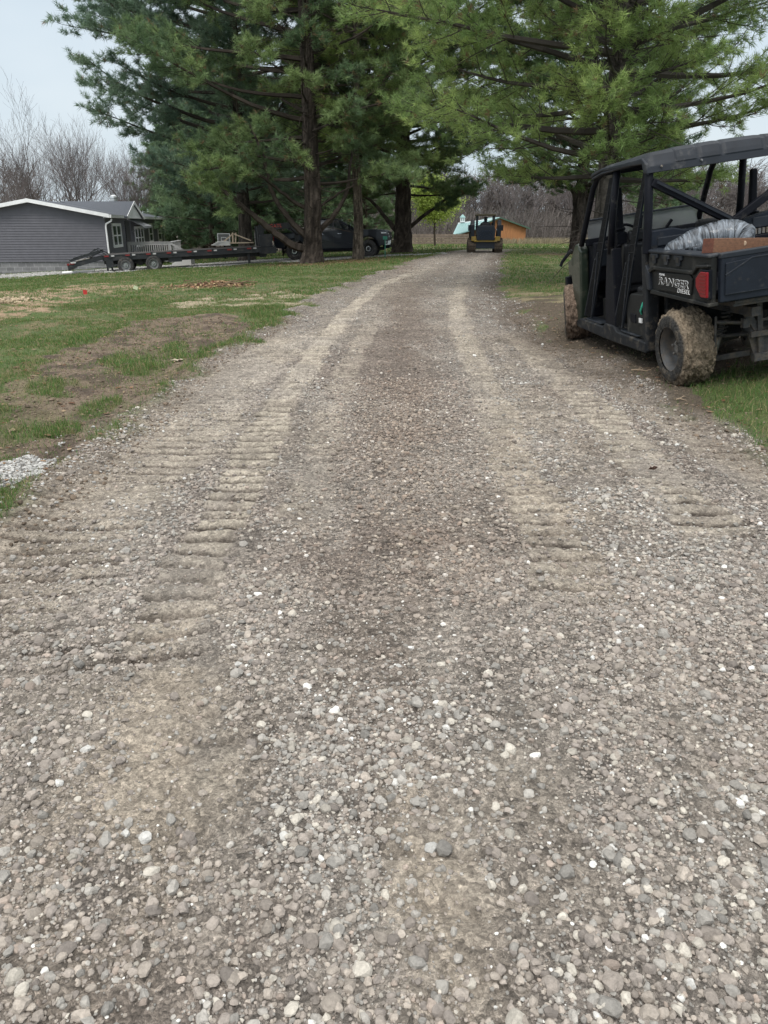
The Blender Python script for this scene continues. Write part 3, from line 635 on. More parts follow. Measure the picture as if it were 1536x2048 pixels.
def pine(label, cat, loc, seed, H, r0, zb, Rf, nl, col, group=None, asym=None, K=13, nlen=.16, nwid=.011, lean=(0, 0), explicit=(), dead=60, inner=.35, sub_n=15, bark=(.10, .08, .065), low_el=.05, name='pine_tree', trunkH=None, tw_n=5, col2=None, zmin=None):
    rng = np.random.default_rng(seed); root = empty(name, (loc[0], loc[1], float(zbase(loc[0], loc[1])) - .05), label, cat, group=group)
    tp = [(0, 0, 0)]; trd = [r0]; k = 8
    for i in range(1, k + 1):
        f = i / k; tp.append((lean[0] * f + rng.normal() * .05, lean[1] * f + rng.normal() * .05, H * f)); trd.append(r0 * (1 - f) ** .75 * .86 + .02)
    V, F = trunk_mesh(tp, trd, seed=seed)
    tint = np.array(bark)[None] * (.35 + 1.5 * vn(V[:, 2] * 2.2, np.arctan2(V[:, 1], V[:, 0]) * 5, seed) * vn(V[:, 2] * 9, np.arctan2(V[:, 1], V[:, 0]) * 11, seed + 1) * 1.6)[:, None]
    npmesh('trunk', V, F, bark_m, root, {'tint': tint}, smooth=True)
    tpa = np.array(tp)
    def tr(z): return np.array([np.interp(z, tpa[:, 2], tpa[:, 0]), np.interp(z, tpa[:, 2], tpa[:, 1]), z]), np.interp(z, tpa[:, 2], trd)
    S0 = []; S1 = []; A0 = []; A1 = []; TP = []; TD = []
    def add_path(pts, ra, rb):
        n = len(pts) - 1
        for i in range(n):
            S0.append(pts[i]); S1.append(pts[i + 1]); A0.append(ra + (rb - ra) * i / n); A1.append(ra + (rb - ra) * (i + 1) / n)
    def foliate(pts, L, start, dens=1.0):
        ns = max(3, int(sub_n * dens * (.5 + .5 * L / 4)))
        for j in range(ns):
            f = start + (1 - start) * (j + rng.random()) / ns; q = f * (len(pts) - 1); i = min(int(q), len(pts) - 2); p = pts[i] + (pts[i + 1] - pts[i]) * (q - i)
            t = pts[i + 1] - pts[i]; az = math.atan2(t[1], t[0]) + (1 if j % 2 else -1) * rng.uniform(.5, 1.15)
            Ls = (L * .26 * (1.25 - f) + .35) * rng.uniform(.6, 1.15)
            sp = limb_path(p, az, rng.uniform(-.45, .65), Ls, rng.uniform(.0, .6), rng, k=4, wob=.09); add_path(sp, .008 + .004 * Ls, .004)
            nt_ = max(2, int(tw_n * Ls + 1.5))
            for u in range(nt_):
                g_ = .2 + .8 * (u + rng.random()) / nt_; q2 = g_ * 4; i2 = min(int(q2), 3); p2 = sp[i2] + (sp[i2 + 1] - sp[i2]) * (q2 - i2)
                tz = math.atan2(sp[i2 + 1][1] - sp[i2][1], sp[i2 + 1][0] - sp[i2][0]) + rng.uniform(-1.2, 1.2)
                l2 = rng.uniform(.18, .42); e2 = rng.uniform(-.35, .9); d2 = np.array([math.cos(tz) * math.cos(e2), math.sin(tz) * math.cos(e2), math.sin(e2)])
                p3 = p2 + d2 * l2; S0.append(p2); S1.append(p3); A0.append(.005); A1.append(.003)
                for ff in (.35, .7, 1.0): TP.append(p2 + d2 * l2 * ff + rng.normal(size=3) * .02); TD.append(d2)
            TP.append(sp[-1]); TD.append(sp[-1] - sp[-2])
    golden = 2.39996
    top = min(H, trunkH or H)
    for i in range(nl):
        f = (i + .5 * rng.random()) / nl; z = zb + (top - zb) * f ** .92; c, rt = tr(z); az = i * golden + rng.uniform(-.3, .3)
        L = Rf(z) * rng.uniform(.72, 1.1) * (asym(az, z) if asym else 1)
        if L < .35: continue
        el = low_el + .5 * f + rng.uniform(-.1, .12)
        pts = limb_path(c, az, el, L, .28 - .2 * f + rng.uniform(-.12, .15), rng, wob=.07)
        add_path(pts, min(rt * .5, .016 + .014 * L), .008)
        foliate(pts, L, inner if L > 1.5 else .15)
    for (pts, ra, st) in explicit:
        pts = np.array(pts, float); L = np.linalg.norm(np.diff(pts, axis=0), axis=1).sum()
        fine = []
        Q = np.concatenate([[2 * pts[0] - pts[1]], pts, [2 * pts[-1] - pts[-2]]])
        for i_ in range(1, len(Q) - 2):
            for q in range(6):
                t_ = q / 6; a, b_, c, d = Q[i_ - 1:i_ + 3]; fine.append(.5 * (2 * b_ + (c - a) * t_ + (2 * a - 5 * b_ + 4 * c - d) * t_ ** 2 + (3 * b_ - a - 3 * c + d) * t_ ** 3) + rng.normal(size=3) * .012)
        fine.append(pts[-1]); fine = np.array(fine); add_path(fine, ra, ra * .25)
        if st < 1: foliate(fine, L, st, 1.2)
    for i in range(dead):
        z = rng.uniform(zb * .35, zb + (top - zb) * .7); c, rt = tr(z); pts = limb_path(c, rng.uniform(0, 6.28), rng.uniform(-.25, .5), rng.uniform(.4, 1.9) * max(Rf(max(z, zb)) / 4, .5), rng.uniform(-.5, .4), rng, k=5, wob=.14); add_path(pts, .018, .004)
        for q in range(3):
            j = rng.integers(1, 5); e = limb_path(pts[j], rng.uniform(0, 6.28), rng.uniform(-.4, .5), rng.uniform(.2, .7), -.1, rng, k=3, wob=.2); add_path(e, .006, .002)
    V, F = segs_mesh(S0, S1, A0, A1, 5)
    npmesh('branches', V, F, twig_m, root, {'tint': np.array(bark)[None] * np.repeat(rng.uniform(.55, 1.25, len(S0)), 10)[:, None]})
    TP = np.array(TP); TD = np.array(TD)
    if zmin is not None: k_ = TP[:, 2] > zmin; TP = TP[k_]; TD = TD[k_]
    cl = sst(.25, .75, fbm(TP[:, 0] * .8 + 50, TP[:, 1] * .8 + TP[:, 2] * 1.3, seed + 5, 3)); c2 = np.array(col2 if col2 else col)
    colr = np.array(col)[None] * (1 - cl[:, None]) + c2[None] * cl[:, None]
    colr = colr * rng.uniform(.75, 1.25, len(TP))[:, None]; br = rng.random(len(TP)) < .03; colr[br] = (.16, .11, .06)
    V, F, c = needles(rng, TP, TD + np.array([0, 0, .25]), K, nlen, nwid, colr)
    npmesh('crown', V, F, needle_m, root, {'tint': c}); print(label[:30], len(TP), 'tufts')
    return root
def rel(loc, *pts):
    """photo points at given distances -> offsets from the tree's foot"""
    z0 = float(zbase(loc[0], loc[1])) - .05; r_ = []
    for (x, y, Y) in pts:
        p = atY(x, y, Y); r_.append((p[0] - loc[0], p[1] - loc[1], p[2] - z0))
    return r_
def build_pines():
    T = TREE_AT
    A, B, C_, D, E_, Rt = [T[k] for k in 'ABCDER']
    fol_b = (.085, .135, .068); fol_b2 = (.075, .115, .040)
    pine('dark thick-trunked white pine left of the drive with big low limbs reaching left', 'pine tree', A, 3, 21, .40, 3.2,
         lambda z: np.interp(z, [2, 4, 7, 12, 21], [4.8, 6.8, 7.4, 6.6, .8]), 110, fol_b, col2=(.175, .235, .095), K=13, nlen=.24, nwid=.021, inner=.56, dead=260, lean=(.15, 0), bark=(.055, .045, .038), group='pines along the drive', low_el=0.0,
         asym=lambda az, z: (.42 if math.sin(az) < -.55 else 1) * (.72 if math.cos(az) > .6 else 1), explicit=[
            (rel(A, (625, 500, 35), (590, 492, 34.8), (545, 462, 34.5), (500, 425, 34.2), (450, 385, 34), (400, 355, 34)), .20, .6),
            (rel(A, (620, 480, 35), (580, 440, 34.8), (545, 385, 34.6), (530, 320, 34.5), (500, 250, 34.5)), .15, .55),
            (rel(A, (615, 420, 35), (570, 390, 34.5), (520, 350, 34), (470, 330, 33.5), (420, 340, 33)), .09, .45),
            (rel(A, (630, 470, 35), (668, 430, 35), (695, 380, 35.3), (705, 300, 35.5), (740, 200, 36)), .13, .6),
            (rel(A, (632, 420, 35), (690, 380, 35), (760, 350, 34.5), (830, 360, 34)), .06, .4)])
    pine('slim straight pine in front of the black pickup', 'pine tree', B, 14, 18, .23, 4.2,
         lambda z: np.interp(z, [3, 6, 10, 18], [2.6, 3.9, 4.2, .5]), 76, (.11, .16, .06), col2=(.20, .26, .085), K=12, nlen=.24, nwid=.021, inner=.35, dead=70, bark=(.12, .10, .08), group='pines along the drive', low_el=-.1)
    pine('heavy-based pine at the left edge of the drive near the skid steer', 'pine tree', C_, 25, 20, .52, 3.0,
         lambda z: np.interp(z, [2, 3.6, 6, 12, 20], [3.5, 5.6, 7.4, 7.0, .6]), 120, (.065, .11, .055), col2=(.145, .20, .075), K=12, nlen=.28, nwid=.026, inner=.3, dead=90, bark=(.075, .06, .05), group='pines along the drive', low_el=-.05,
         explicit=[(rel(C_, (800, 470, 46), (775, 440, 46), (740, 400, 46), (700, 380, 45)), .16, .7), (rel(C_, (812, 460, 46), (850, 430, 46), (900, 395, 45.5), (950, 380, 45)), .13, .4)])
    pine('dark forked pine on the right beyond the utility vehicle', 'pine tree', D, 36, 17, .36, 2.7,
         lambda z: np.interp(z, [2, 3.5, 7, 12, 17], [4.2, 5.4, 5.8, 5.2, .5]), 110, (.05, .092, .045), col2=(.11, .165, .06), K=12, nlen=.26, nwid=.024, inner=.3, dead=60, bark=(.05, .042, .038), group='pines along the drive', low_el=0,
         explicit=[(rel(D, (1156, 470, 40), (1150, 400, 40), (1135, 365, 39.5), (1100, 345, 39)), .17, .5), (rel(D, (1158, 440, 40), (1180, 390, 40), (1200, 340, 40.5)), .15, .5)])
    pine('blue-green pine behind the trailer with a far-reaching left crown', 'pine tree', E_, 47, 22, .40, 3.0,
         lambda z: np.interp(z, [2, 4, 6, 8, 13, 22], [3.5, 5.5, 8.2, 8.8, 7.8, 1.0]), 120, (.10, .155, .112), col2=(.155, .215, .14), K=12, nlen=.28, nwid=.026, inner=.3, dead=60, bark=(.07, .06, .05), group='pines along the drive', low_el=.0)
    pine('light green white pine rising behind the utility vehicle', 'pine tree', Rt, 58, 15.5, .25, 2.35,
         lambda z: np.interp(z, [2, 2.8, 5, 8, 15.5], [3.6, 5.2, 5.9, 5.6, .5]), 150, (.125, .19, .065), col2=(.25, .32, .11), K=16, nlen=.17, nwid=.0125, inner=.36, dead=150, lean=(0.35, 0), bark=(.075, .066, .058), group='pines along the drive', low_el=0.05, sub_n=18,
         asym=lambda az, z: .38 if (math.sin(az) < -.6) else 1)
    # evergreens closing the view behind the trailer and truck
    g = 'evergreens behind the trailer'
    p = pine('short bushy evergreen directly behind the house porch', 'evergreen', (-12.0, 57), 71, 10.5, .22, .8, lambda z: np.interp(z, [.5, 2, 6, 10.5], [2.8, 3.6, 3.0, .3]), 80, (.085, .135, .078), col2=(.14, .20, .10), K=11, nlen=.34, nwid=.042, inner=.2, dead=8, group=g, name='evergreen_tree', sub_n=9, tw_n=3, low_el=-.05)
    labs = ['tall evergreen behind the middle of the trailer deck', 'evergreen filling the gap left of the dark thick pine', 'evergreen behind the tail of the black pickup', 'evergreen seen between the two trunks above the pickup hood',
            'evergreen behind the basketball backboard', 'evergreen at the far end of the white gravel strip', 'evergreen standing right of the light green roadside pine']
    for (x, y, s_, rz), lb in zip([(-14.5, 66, 1.25, 1), (-9.2, 60, 1.1, 2.2), (-5.5, 62, 1.05, 3.1), (-1.5, 66, 1.0, 4.4), (-18.5, 72, 1.0, 5.2), (-12.5, 74, 1.5, .5), (19.5, 58, .75, 2.7)], labs):
        c = copy_tree(p); c.location = (x, y, float(zbase(x, y)) - .05); c.scale = (s_, s_, s_); c.rotation_euler = (0, 0, rz); c['label'] = lb
def bare_tree(seed, H, r0, spread=.35, lv=5, cnt=None):
    rng = np.random.default_rng(seed); S0 = []; S1 = []; A0 = []; A1 = []; trunk = []
    def grow(p, d, L, r_, l):
        k = 4 if l < 2 else 3
        for i in range(k):
            d2 = d + rng.normal(size=3) * .09 + np.array([0, 0, .05]); d2 /= np.linalg.norm(d2); q = p + d2 * L / k; rb = r_ * (1 - .45 * (i + 1) / k); ra = r_ * (1 - .45 * i / k)
            (trunk if l == 0 else S0).append(p if l else (p, q, ra, rb))
            if l: S1.append(q); A0.append(ra); A1.append(rb)
            p, d = q, d2
            if l < lv and (i > 1 or l > 0):
                for _ in range(2 if l else 3):
                    if rng.random() < (.9 if l < 2 else .66):
                        ax = rng.normal(size=3); ax -= (ax @ d) * d; ax /= np.linalg.norm(ax); a = rng.uniform(.35, .8); dd = d * math.cos(a) + ax * math.sin(a); dd[2] += .25; dd /= np.linalg.norm(dd)
                        grow(p, dd, L * rng.uniform(.5, .72), rb * .55, l + 1)
    grow(np.zeros(3), np.array([rng.normal() * .08, rng.normal() * .08, 1.]), H * .55, r0, 0)
    return trunk, S0, S1, A0, A1
def build_bare():
    rng = np.random.default_rng(77); m = twig_m; protos = []
    for k in range(4):
        tr_, S0, S1, A0, A1 = bare_tree(200 + k, 12.5, .17, lv=4)
        root = empty('bare_tree', (0, 0, 0), 'x', 'tree', group='bare woodland trees')
        V, F = segs_mesh([t[0] for t in tr_], [t[1] for t in tr_], [t[2] for t in tr_], [t[3] for t in tr_], 7)
        npmesh('trunk', V, F, m, root, {'tint': np.tile((.10, .085, .078), (len(V), 1))})
        A0 = np.maximum(A0, .009); A1 = np.maximum(A1, .006)
        V, F = segs_mesh(S0, S1, A0, A1, 3); npmesh('crown', V, F, m, root, {'tint': np.tile((.135, .118, .118), (len(V), 1))}); protos.append(root); print('bare', len(S0))
    used = [False] * 4
    def place(x, y, s_, lab, grp):
        k = rng.integers(0, 4); r_ = protos[k]
        if used[k]: r_ = copy_tree(r_)
        used[k] = True; r_.location = (x, y, float(zbase(x, y)) - .1); r_.rotation_euler = (0, 0, rng.uniform(0, 6.28)); r_.scale = (s_, s_, s_ * rng.uniform(.9, 1.1)); r_['label'] = lab; r_['group'] = grp
    for i in range(32):
        y = rng.uniform(66, 92); x = (-.52 + .36 * (i + rng.random()) / 32) * y
        place(x, y, rng.uniform(.85, 1.12) * np.interp(x / y, [-.52, -.40, -.3], [.58, .78, .66]), 'leafless grey tree in the woods behind the grey house', 'leafless trees behind the house')
    for i in range(52):
        y = rng.uniform(121, 150); x = (-.06 + .66 * (i + rng.random()) / 52) * y
        place(x, y, rng.uniform(.6, .85), 'leafless tree in the far grey woods behind the barn', 'leafless trees behind the barn')
    # the closed mass of the woods
    S0 = []; S1 = []; A0 = []; A1 = []
    for i in range(520):
        left = i < 60
        if left: y = rng.uniform(84, 120); x = rng.uniform(-.62, -.05) * y; H = rng.uniform(5.5, 9)
        else: y = rng.uniform(138, 170); x = rng.uniform(-.12, .75) * y; H = rng.uniform(7, 11.5)
        z = float(zbase(x, y)); p = np.array([x, y, z]); d = np.array([rng.normal() * .08, rng.normal() * .08, 1])
        for s_ in range(6):
            q = p + d * H / 6; S0.append(p); S1.append(q); A0.append(.16 * (1 - s_ / 7)); A1.append(.16 * (1 - (s_ + 1) / 7))
            for b in range(9 if s_ else 3):
                a = rng.uniform(0, 6.28); e = rng.uniform(.3, 1.1); L = H * .22 * rng.uniform(.5, 1.1); dd = np.array([math.cos(a) * math.cos(e), math.sin(a) * math.cos(e), math.sin(e)]); st = p + (q - p) * rng.random(); en = st + dd * L
                S0.append(st); S1.append(en); A0.append(.055); A1.append(.025)
                for c_ in range(4):
                    st2 = st + (en - st) * rng.uniform(.3, 1); d3 = dd + rng.normal(size=3) * .45; en2 = st2 + d3 * L * .4; S0.append(st2); S1.append(en2); A0.append(.034); A1.append(.022)
            p = q; d = d + rng.normal(size=3) * .06
    # undergrowth
    for i in range(14000):
        if i < 1800: y = rng.uniform(76, 110); x = rng.uniform(-.6, -.1) * y
        else: y = rng.uniform(119, 150); x = rng.uniform(-.12, .75) * y
        z = float(zbase(x, y)); h = rng.uniform(.8, 3.2) * (1 if i < 1800 else 1.7); p = np.array([x, y, z]); q = p + np.array([rng.normal() * .35 * h, rng.normal() * .3 * h, h]); S0.append(p); S1.append(q); A0.append(.03); A1.append(.015)
        for c_ in range(2): st2 = p + (q - p) * rng.uniform(.3, .9); S0.append(st2); S1.append(st2 + rng.normal(size=3) * .5 + np.array([0, 0, .5])); A0.append(.02); A1.append(.012)
    V, F = segs_mesh(S0, S1, A0, A1, 3)
    tn = np.array((.135, .12, .112))[None] * np.repeat(rng.uniform(.6, 1.5, len(S0)), 6)[:, None]
    o = npmesh('distant_woods', V, F, m, attrs={'tint': tn}); setp(o, 'dense grey leafless woods and brush closing the view', 'woods', kind='stuff'); print('woods', len(S0))
def leafy_tree(label, x, y, H, Rr, seed, col, cat='tree', name='leafy_tree', n=9000, zc=.55, leaf=.16):
    rng = np.random.default_rng(seed); z0 = float(zbase(x, y)) - .05; root = empty(name, (x, y, z0), label, cat)
    tr_, S0, S1, A0, A1 = bare_tree(seed, H * .95, H * .022, lv=3)
    V, F = segs_mesh([t[0] for t in tr_], [t[1] for t in tr_], [t[2] for t in tr_], [t[3] for t in tr_], 7); npmesh('trunk', V, F, twig_m, root, {'tint': np.tile((.08, .065, .055), (len(V), 1))})
    V, F = segs_mesh(S0, S1, np.maximum(A0, .012), np.maximum(A1, .01), 3); npmesh('branches', V, F, twig_m, root, {'tint': np.tile((.09, .075, .06), (len(V), 1))})
    ends = np.array(S1); cc = []
    k = ends[:, 2] > H * .22; ends = ends[k]
    P = ends[rng.integers(0, len(ends), n)] + rng.normal(size=(n, 3)) * np.array([.38, .38, .28]) * Rr / 2.4
    M = rotmats(rng, n); q = np.array([(-1, 0, 0), (0, -.55, .1), (1, 0, 0), (0, .55, .1)]) * leaf; V = (np.einsum('nij,kj->nki', M, q) + P[:, None, :]).reshape(-1, 3)
    F = np.arange(n * 4).reshape(-1, 4); C = np.array(col)[None] * rng.uniform(.6, 1.35, n)[:, None]
    npmesh('crown', V, F, needle_m, root, {'tint': np.repeat(C, 4, 0)}); return root

# ------------------------------------------------------------ utility vehicle
rim_d = mat('dusty_dark_rim', (.07, .072, .075), .6, metal=.3, noise=.3, nscale=12, dirt=(.16, .135, .11), dscale=9, damt=.5)
mesh_net = mat('black_webbing', (.012, .013, .015), .8)
taillens = mat('red_lens', (.20, .003, .008), .35, spec=.4)
tape_g = mat('green_strap', (.02, .30, .20), .6)
metal_g = mat('grey_metal', (.22, .22, .22), .45, metal=.7, noise=.2, dirt=MUD, dscale=10, damt=.5)
wood_m = mat('cedar_lumber', (.17, .082, .043), .65, noise=.35, nscale=6, stretch=(2, 14, 14), bump=.001, bscale=40)
wood_end = mat('lumber_end', (.11, .036, .02), .7, noise=.4, nscale=30)
def mud_tyre(name, c, Rr, wd, parent, seed=0, side=-1, m_=None, mudcol=None, segs=110):
    """tyre with its treads packed with mud: one lumpy ring, clean rubber on the outer sidewall"""
    prof = [(-.5, .60), (-.52, .72), (-.50, .86), (-.44, .955), (-.33, 1.0), (-.2, 1.01), (-.07, 1.01), (.07, 1.01), (.2, 1.01), (.33, 1.0), (.44, .955), (.5, .86), (.52, .72), (.5, .60)]
    pr = []; 
    for (a, b) in zip(prof[:-1], prof[1:]):
        for q in range(4): pr.append((a[0] + (b[0] - a[0]) * q / 4, a[1] + (b[1] - a[1]) * q / 4))
    pr.append(prof[-1]); n = segs; V = []; mk = []; T = []
    for (t, r_) in pr:
        a = np.arange(n) / n * 2 * np.pi; tread = sst(.86, .96, np.array([r_]))[0]
        row = np.floor(a / (2 * np.pi) * 22 + (.5 if t > 0 else 0) + abs(t) * 1.5)
        lug = (((a / (2 * np.pi) * 22 + (.5 if t > 0 else 0) + abs(t) * 1.5) % 1) < .45) * 1.0
        lump = (vn(a * 8 + seed, np.full(n, t * 11.) + 9, seed) - .5) * .12 + (vn(a * 26 + seed, np.full(n, t * 34.) + 9, seed + 1) - .5) * .09
        rr = Rr * (r_ + tread * (lump + .012 * lug) + (1 - tread) * (vn(a * 20, np.full(n, r_ * 30), seed) - .5) * .012)
        V.append(np.stack([c[0] + t * wd + tread * (vn(a * 12, np.full(n, t * 9.), seed + 5) - .5) * .02, c[1] + np.cos(a) * rr, c[2] + np.sin(a) * rr], 1))
        md = np.clip(tread * 1.3 + sst(.5, .75, vn(a * 5, np.full(n, r_ * 7), seed + 2)) * .5, 0, 1) * (1.0 if side * t < .3 or tread > .2 else .6)
        col = np.array((.045, .044, .042))[None] * (1 - md[:, None]) + np.array(mudcol or (.205, .165, .12))[None] * md[:, None]
        col = col * (.55 + .9 * vn(a * 30, np.full(n, t * 45. + r_ * 9), seed + 3))[:, None]; T.append(col)
    V = np.concatenate(V); F = []
    for i in range(len(pr) - 1):
        k = np.arange(n); F.append(np.stack([i * n + k, i * n + (k + 1) % n, (i + 1) * n + (k + 1) % n, (i + 1) * n + k], 1))
    return npmesh(name, V, np.concatenate(F), m_, parent, {'tint': np.concatenate(T)}, smooth=True)
mud_m = attr_mat('packed_mud', noise=.4, nscale=45, bump=.02, bscale=70, rough=.95, spec=.2)
def build_utv():
    o = Vector((2.684, 7.234, -.008)); h = R(5.3); ro = R(8)
    f = Vector((-math.sin(h), math.cos(h), 0)); rt = Vector((math.cos(h) * math.cos(ro), math.sin(h) * math.cos(ro), math.sin(ro))); up = rt.cross(f)
    root = empty('utility_vehicle', (0, 0, 0), 'muddy black and dark olive side-by-side utility vehicle with cargo bed parked by the drive', 'utility vehicle')
    m = Matrix((rt, f, up)).transposed().to_4x4(); m.translation = o + rt * .79; root.matrix_world = m
    B = lambda mb, name, ma, bev=0, sm=False, par=None: mb.build(name, ma, par or root, bevel=bev, smooth=sm)
    # wheels
    wh_steer = []
    for (sx, y, sd_) in ((-1, 0, 3), (-1, 3.06, 8), (1, 0, 13), (1, 3.06, 18)):
        x = sx * (.79 - .165); c = (x, y, .335)
        hub = MB(); hub.lathe(c, 'x', [(sx * .02, .0), (sx * .02, .075), (sx * .075, .07), (sx * .085, .03), (sx * .085, .0)], 16)
        for k in range(4):
            a = k * math.pi / 2 + .4; hub.lathe((x, y + .055 * math.cos(a), .335 + .055 * math.sin(a)), 'x', [(sx * .02, .014), (sx * .1, .013), (sx * .105, .0)], 6)
        wh = B(hub, 'wheel', metal_g, sm=False)
        rim = MB(); rim.lathe(c, 'x', [(sx * .0, .02), (sx * .0, .09), (sx * .02, .13), (sx * .01, .165), (sx * .06, .178), (sx * .12, .185), (sx * .135, .205), (sx * .145, .212), (sx * .148, .203), (sx * .14, .198), (sx * .0, .17), (-sx * .12, .19)], 40)
        B(rim, 'rim', rim_d, sm=True, par=wh)
        if y: wh_steer.append((wh, c))
        mud_tyre('tyre', c, .338, .32, wh, seed=sd_, side=sx, m_=mud_m, mudcol=(.215, .172, .125) if y == 0 else (.17, .125, .095))
    for wo, c in wh_steer:
        wo.matrix_local = Matrix.Translation(Vector(c)) @ Matrix.Rotation(R(-17), 4, 'Z') @ Matrix.Translation(-Vector(c))
    # cargo bed: tub with floor, front wall and two sculpted sides
    b = MB(); b.span((-.66, -.62, .86), (.66, .54, .90)); b.span((-.68, .50, .88), (.68, .56, 1.18)); B(b, 'cargo_bed', black_pl, .006)
    for s in (-1, 1):
        X = lambda v: s * v
        out_ = [(.58, 1.02), (.50, .80), (-.645, .79), (-.655, 1.185), (.58, 1.19)]
        b = MB(); b.prism(out_, 'x', X(.66), X(.715)); sidep = B(b, 'bed_side', bed_pl, .012)
        b = MB(); b.prism([(.585, 1.168), (-.66, 1.164), (-.66, 1.192), (.585, 1.197)], 'x', X(.60), X(.735)); B(b, 'bed_rail', grey_pl, .012, par=sidep)
        b = MB(); b.prism([(.585, 1.0), (.43, 1.055), (-.37, 1.052), (-.45, 1.105), (-.65, 1.115), (-.65, 1.092), (-.46, 1.082), (-.38, 1.02), (.40, 1.02), (.50, .99)], 'x', X(.70), X(.745)); B(b, 'crease_rib', bed_pl, .01, par=sidep)
        b = MB(); b.prism([(.36, 1.0), (-.30, 1.02), (-.36, .98), (-.33, .845), (.34, .835)], 'x', X(.71), X(.732)); B(b, 'lettering_panel', bed_pl, .01, par=sidep)
        b = MB(); b.prism([(.585, 1.06), (.50, .99), (.49, .82), (.56, .83), (.60, 1.0)], 'x', X(.69), X(.75)); B(b, 'front_flare', grey_pl, .012, par=sidep)
        b = MB(); b.prism([(.52, .79), (-.655, .775), (-.655, .805), (.50, .83)], 'x', X(.64), X(.735)); B(b, 'lower_lip', bed_pl, .008, par=sidep)
        for yy in (.42, .17, -.08):
            b = MB(); b.prism([(yy + .08, 1.165), (yy + .08, 1.13), (yy + .045, 1.125), (yy + .035, 1.075), (yy - .035, 1.075), (yy - .045, 1.125), (yy - .08, 1.13), (yy - .08, 1.165)], 'x', X(.708), X(.732)); B(b, 'tie_down_pocket', grey_pl, .004, par=sidep)
            b = MB(); b.span((X(.722), yy - .028, 1.105), (X(.736), yy + .028, 1.150)); B(b, 'pocket_slot', letter_k, par=sidep)
        # tail lamp wrapped round the corner
        hexa = [(-.655, 1.075), (-.535, 1.075), (-.445, 1.01), (-.445, .925), (-.55, .835), (-.655, .835)]
        b = MB(); b.prism(hexa, 'x', X(.70), X(.748)); hz = B(b, 'tail_light', black_pl, .006)
        hex2 = [(-.66, 1.058), (-.55, 1.058), (-.47, 1.0), (-.47, .932), (-.56, .852), (-.66, .852)]
        b = MB(); b.prism(hex2, 'x', X(.735), X(.757)); B(b, 'lens', taillens, .006, par=hz)
        b = MB()
        for q in range(6): b.span((X(.752), -.645, .885 + q * .028), (X(.760), -.535, .893 + q * .028))
        B(b, 'lens_ribs', mat('dark_red_lens', (.16, .004, .008), .3), par=hz)
    # writing on the left side panel
    def side_mat(y, z, s=1): return Matrix.Translation((-.7335, y, z)) @ Matrix(((0, 0, -1), (-1, 0, 0), (0, 1, 0))).to_4x4()
    text_mesh('POLARIS', .028, letter_w, 'lettering', root, side_mat(.24, .985), shear=.0)
    text_mesh('RANGER', .088, letter_w, 'lettering', root, side_mat(.02, .925) @ Matrix.Diagonal((1.7, 1, 1, 1)), extrude=.0015, offset=.0042, shear=.2)
    text_mesh('RANGER', .088, letter_k, 'lettering', root, side_mat(.02, .925) @ Matrix.Diagonal((1.7, 1, 1, 1)), extrude=.0045, offset=.0004, shear=.2)
    text_mesh('DIESEL', .054, letter_w, 'lettering', root, side_mat(-.20, .866) @ Matrix.Diagonal((1.45, 1, 1, 1)), offset=-.0004, shear=.15)
    # tailgate
    b = MB(); b.span((-.655, -.70, .80), (.655, -.645, 1.18)); tg = B(b, 'tailgate', tail_pl, .014)
    b = MB(); b.span((-.66, -.705, 1.15), (.66, -.62, 1.195)); B(b, 'top_rail', grey_pl, .01, par=tg)
    b = MB(); b.prism([(-.62, .865), (.62, .865), (.62, .95), (.25, 1.13), (-.25, 1.13), (-.40, 1.13), (-.62, 1.115)], 'y', -.712, -.70); B(b, 'raised_panel', tail_pl, .008, par=tg)
    b = MB()
    for s in (-1, 1): b.tube([(s * .62, -.708, .868), (0, -.708, .868)], .006, 6); b.tube([(s * .62, -.71, 1.02), (s * .40, -.71, 1.13), (s * .0, -.71, 1.13)], .007, 6)
    B(b, 'groove_trim', grey_pl, par=tg)
    # chassis underneath the bed
    b = MB(); b.span((-.30, -.55, .62), (-.22, 2.6, .70)); b.span((.22, -.55, .62), (.30, 2.6, .70)); b.span((-.5, -.62, .74), (.5, .5, .78)); b.span((-.5, -.64, .765), (.5, -.60, .79))
    for s in (-1, 1): b.bar((s * .17, -.42, .74), (s * .12, -.40, .22), .05, .04); b.bar((s * .28, -.40, .66), (s * .14, -.40, .44), .03, .06)
    b.span((-.2, -.44, .20), (.2, -.38, .27)); b.span((-.24, -.45, .42), (.24, -.41, .47)); b.prism([(-.24, .45), (.24, .45), (.17, .22), (-.17, .22)], 'y', -.39, -.375)
    B(b, 'rear_frame', steel_mud, .004)
    b = MB(); b.lathe((0, -.15, .38), 'x', [(-.13, .04), (-.12, .1), (-.04, .13), (.04, .13), (.12, .1), (.13, .04)], 18); B(b, 'differential', metal_g, sm=True)
    b = MB(); b.lathe((.02, -.44, .62), 'x', [(0, .0), (0, .10), (.02, .115), (.48, .115), (.5, .1), (.5, 0)], 24); B(b, 'muffler', mat('rusty_steel', (.14, .12, .11), .6, metal=.5, noise=.4, nscale=15, dirt=(.10, .05, .03), damt=.5), sm=True)
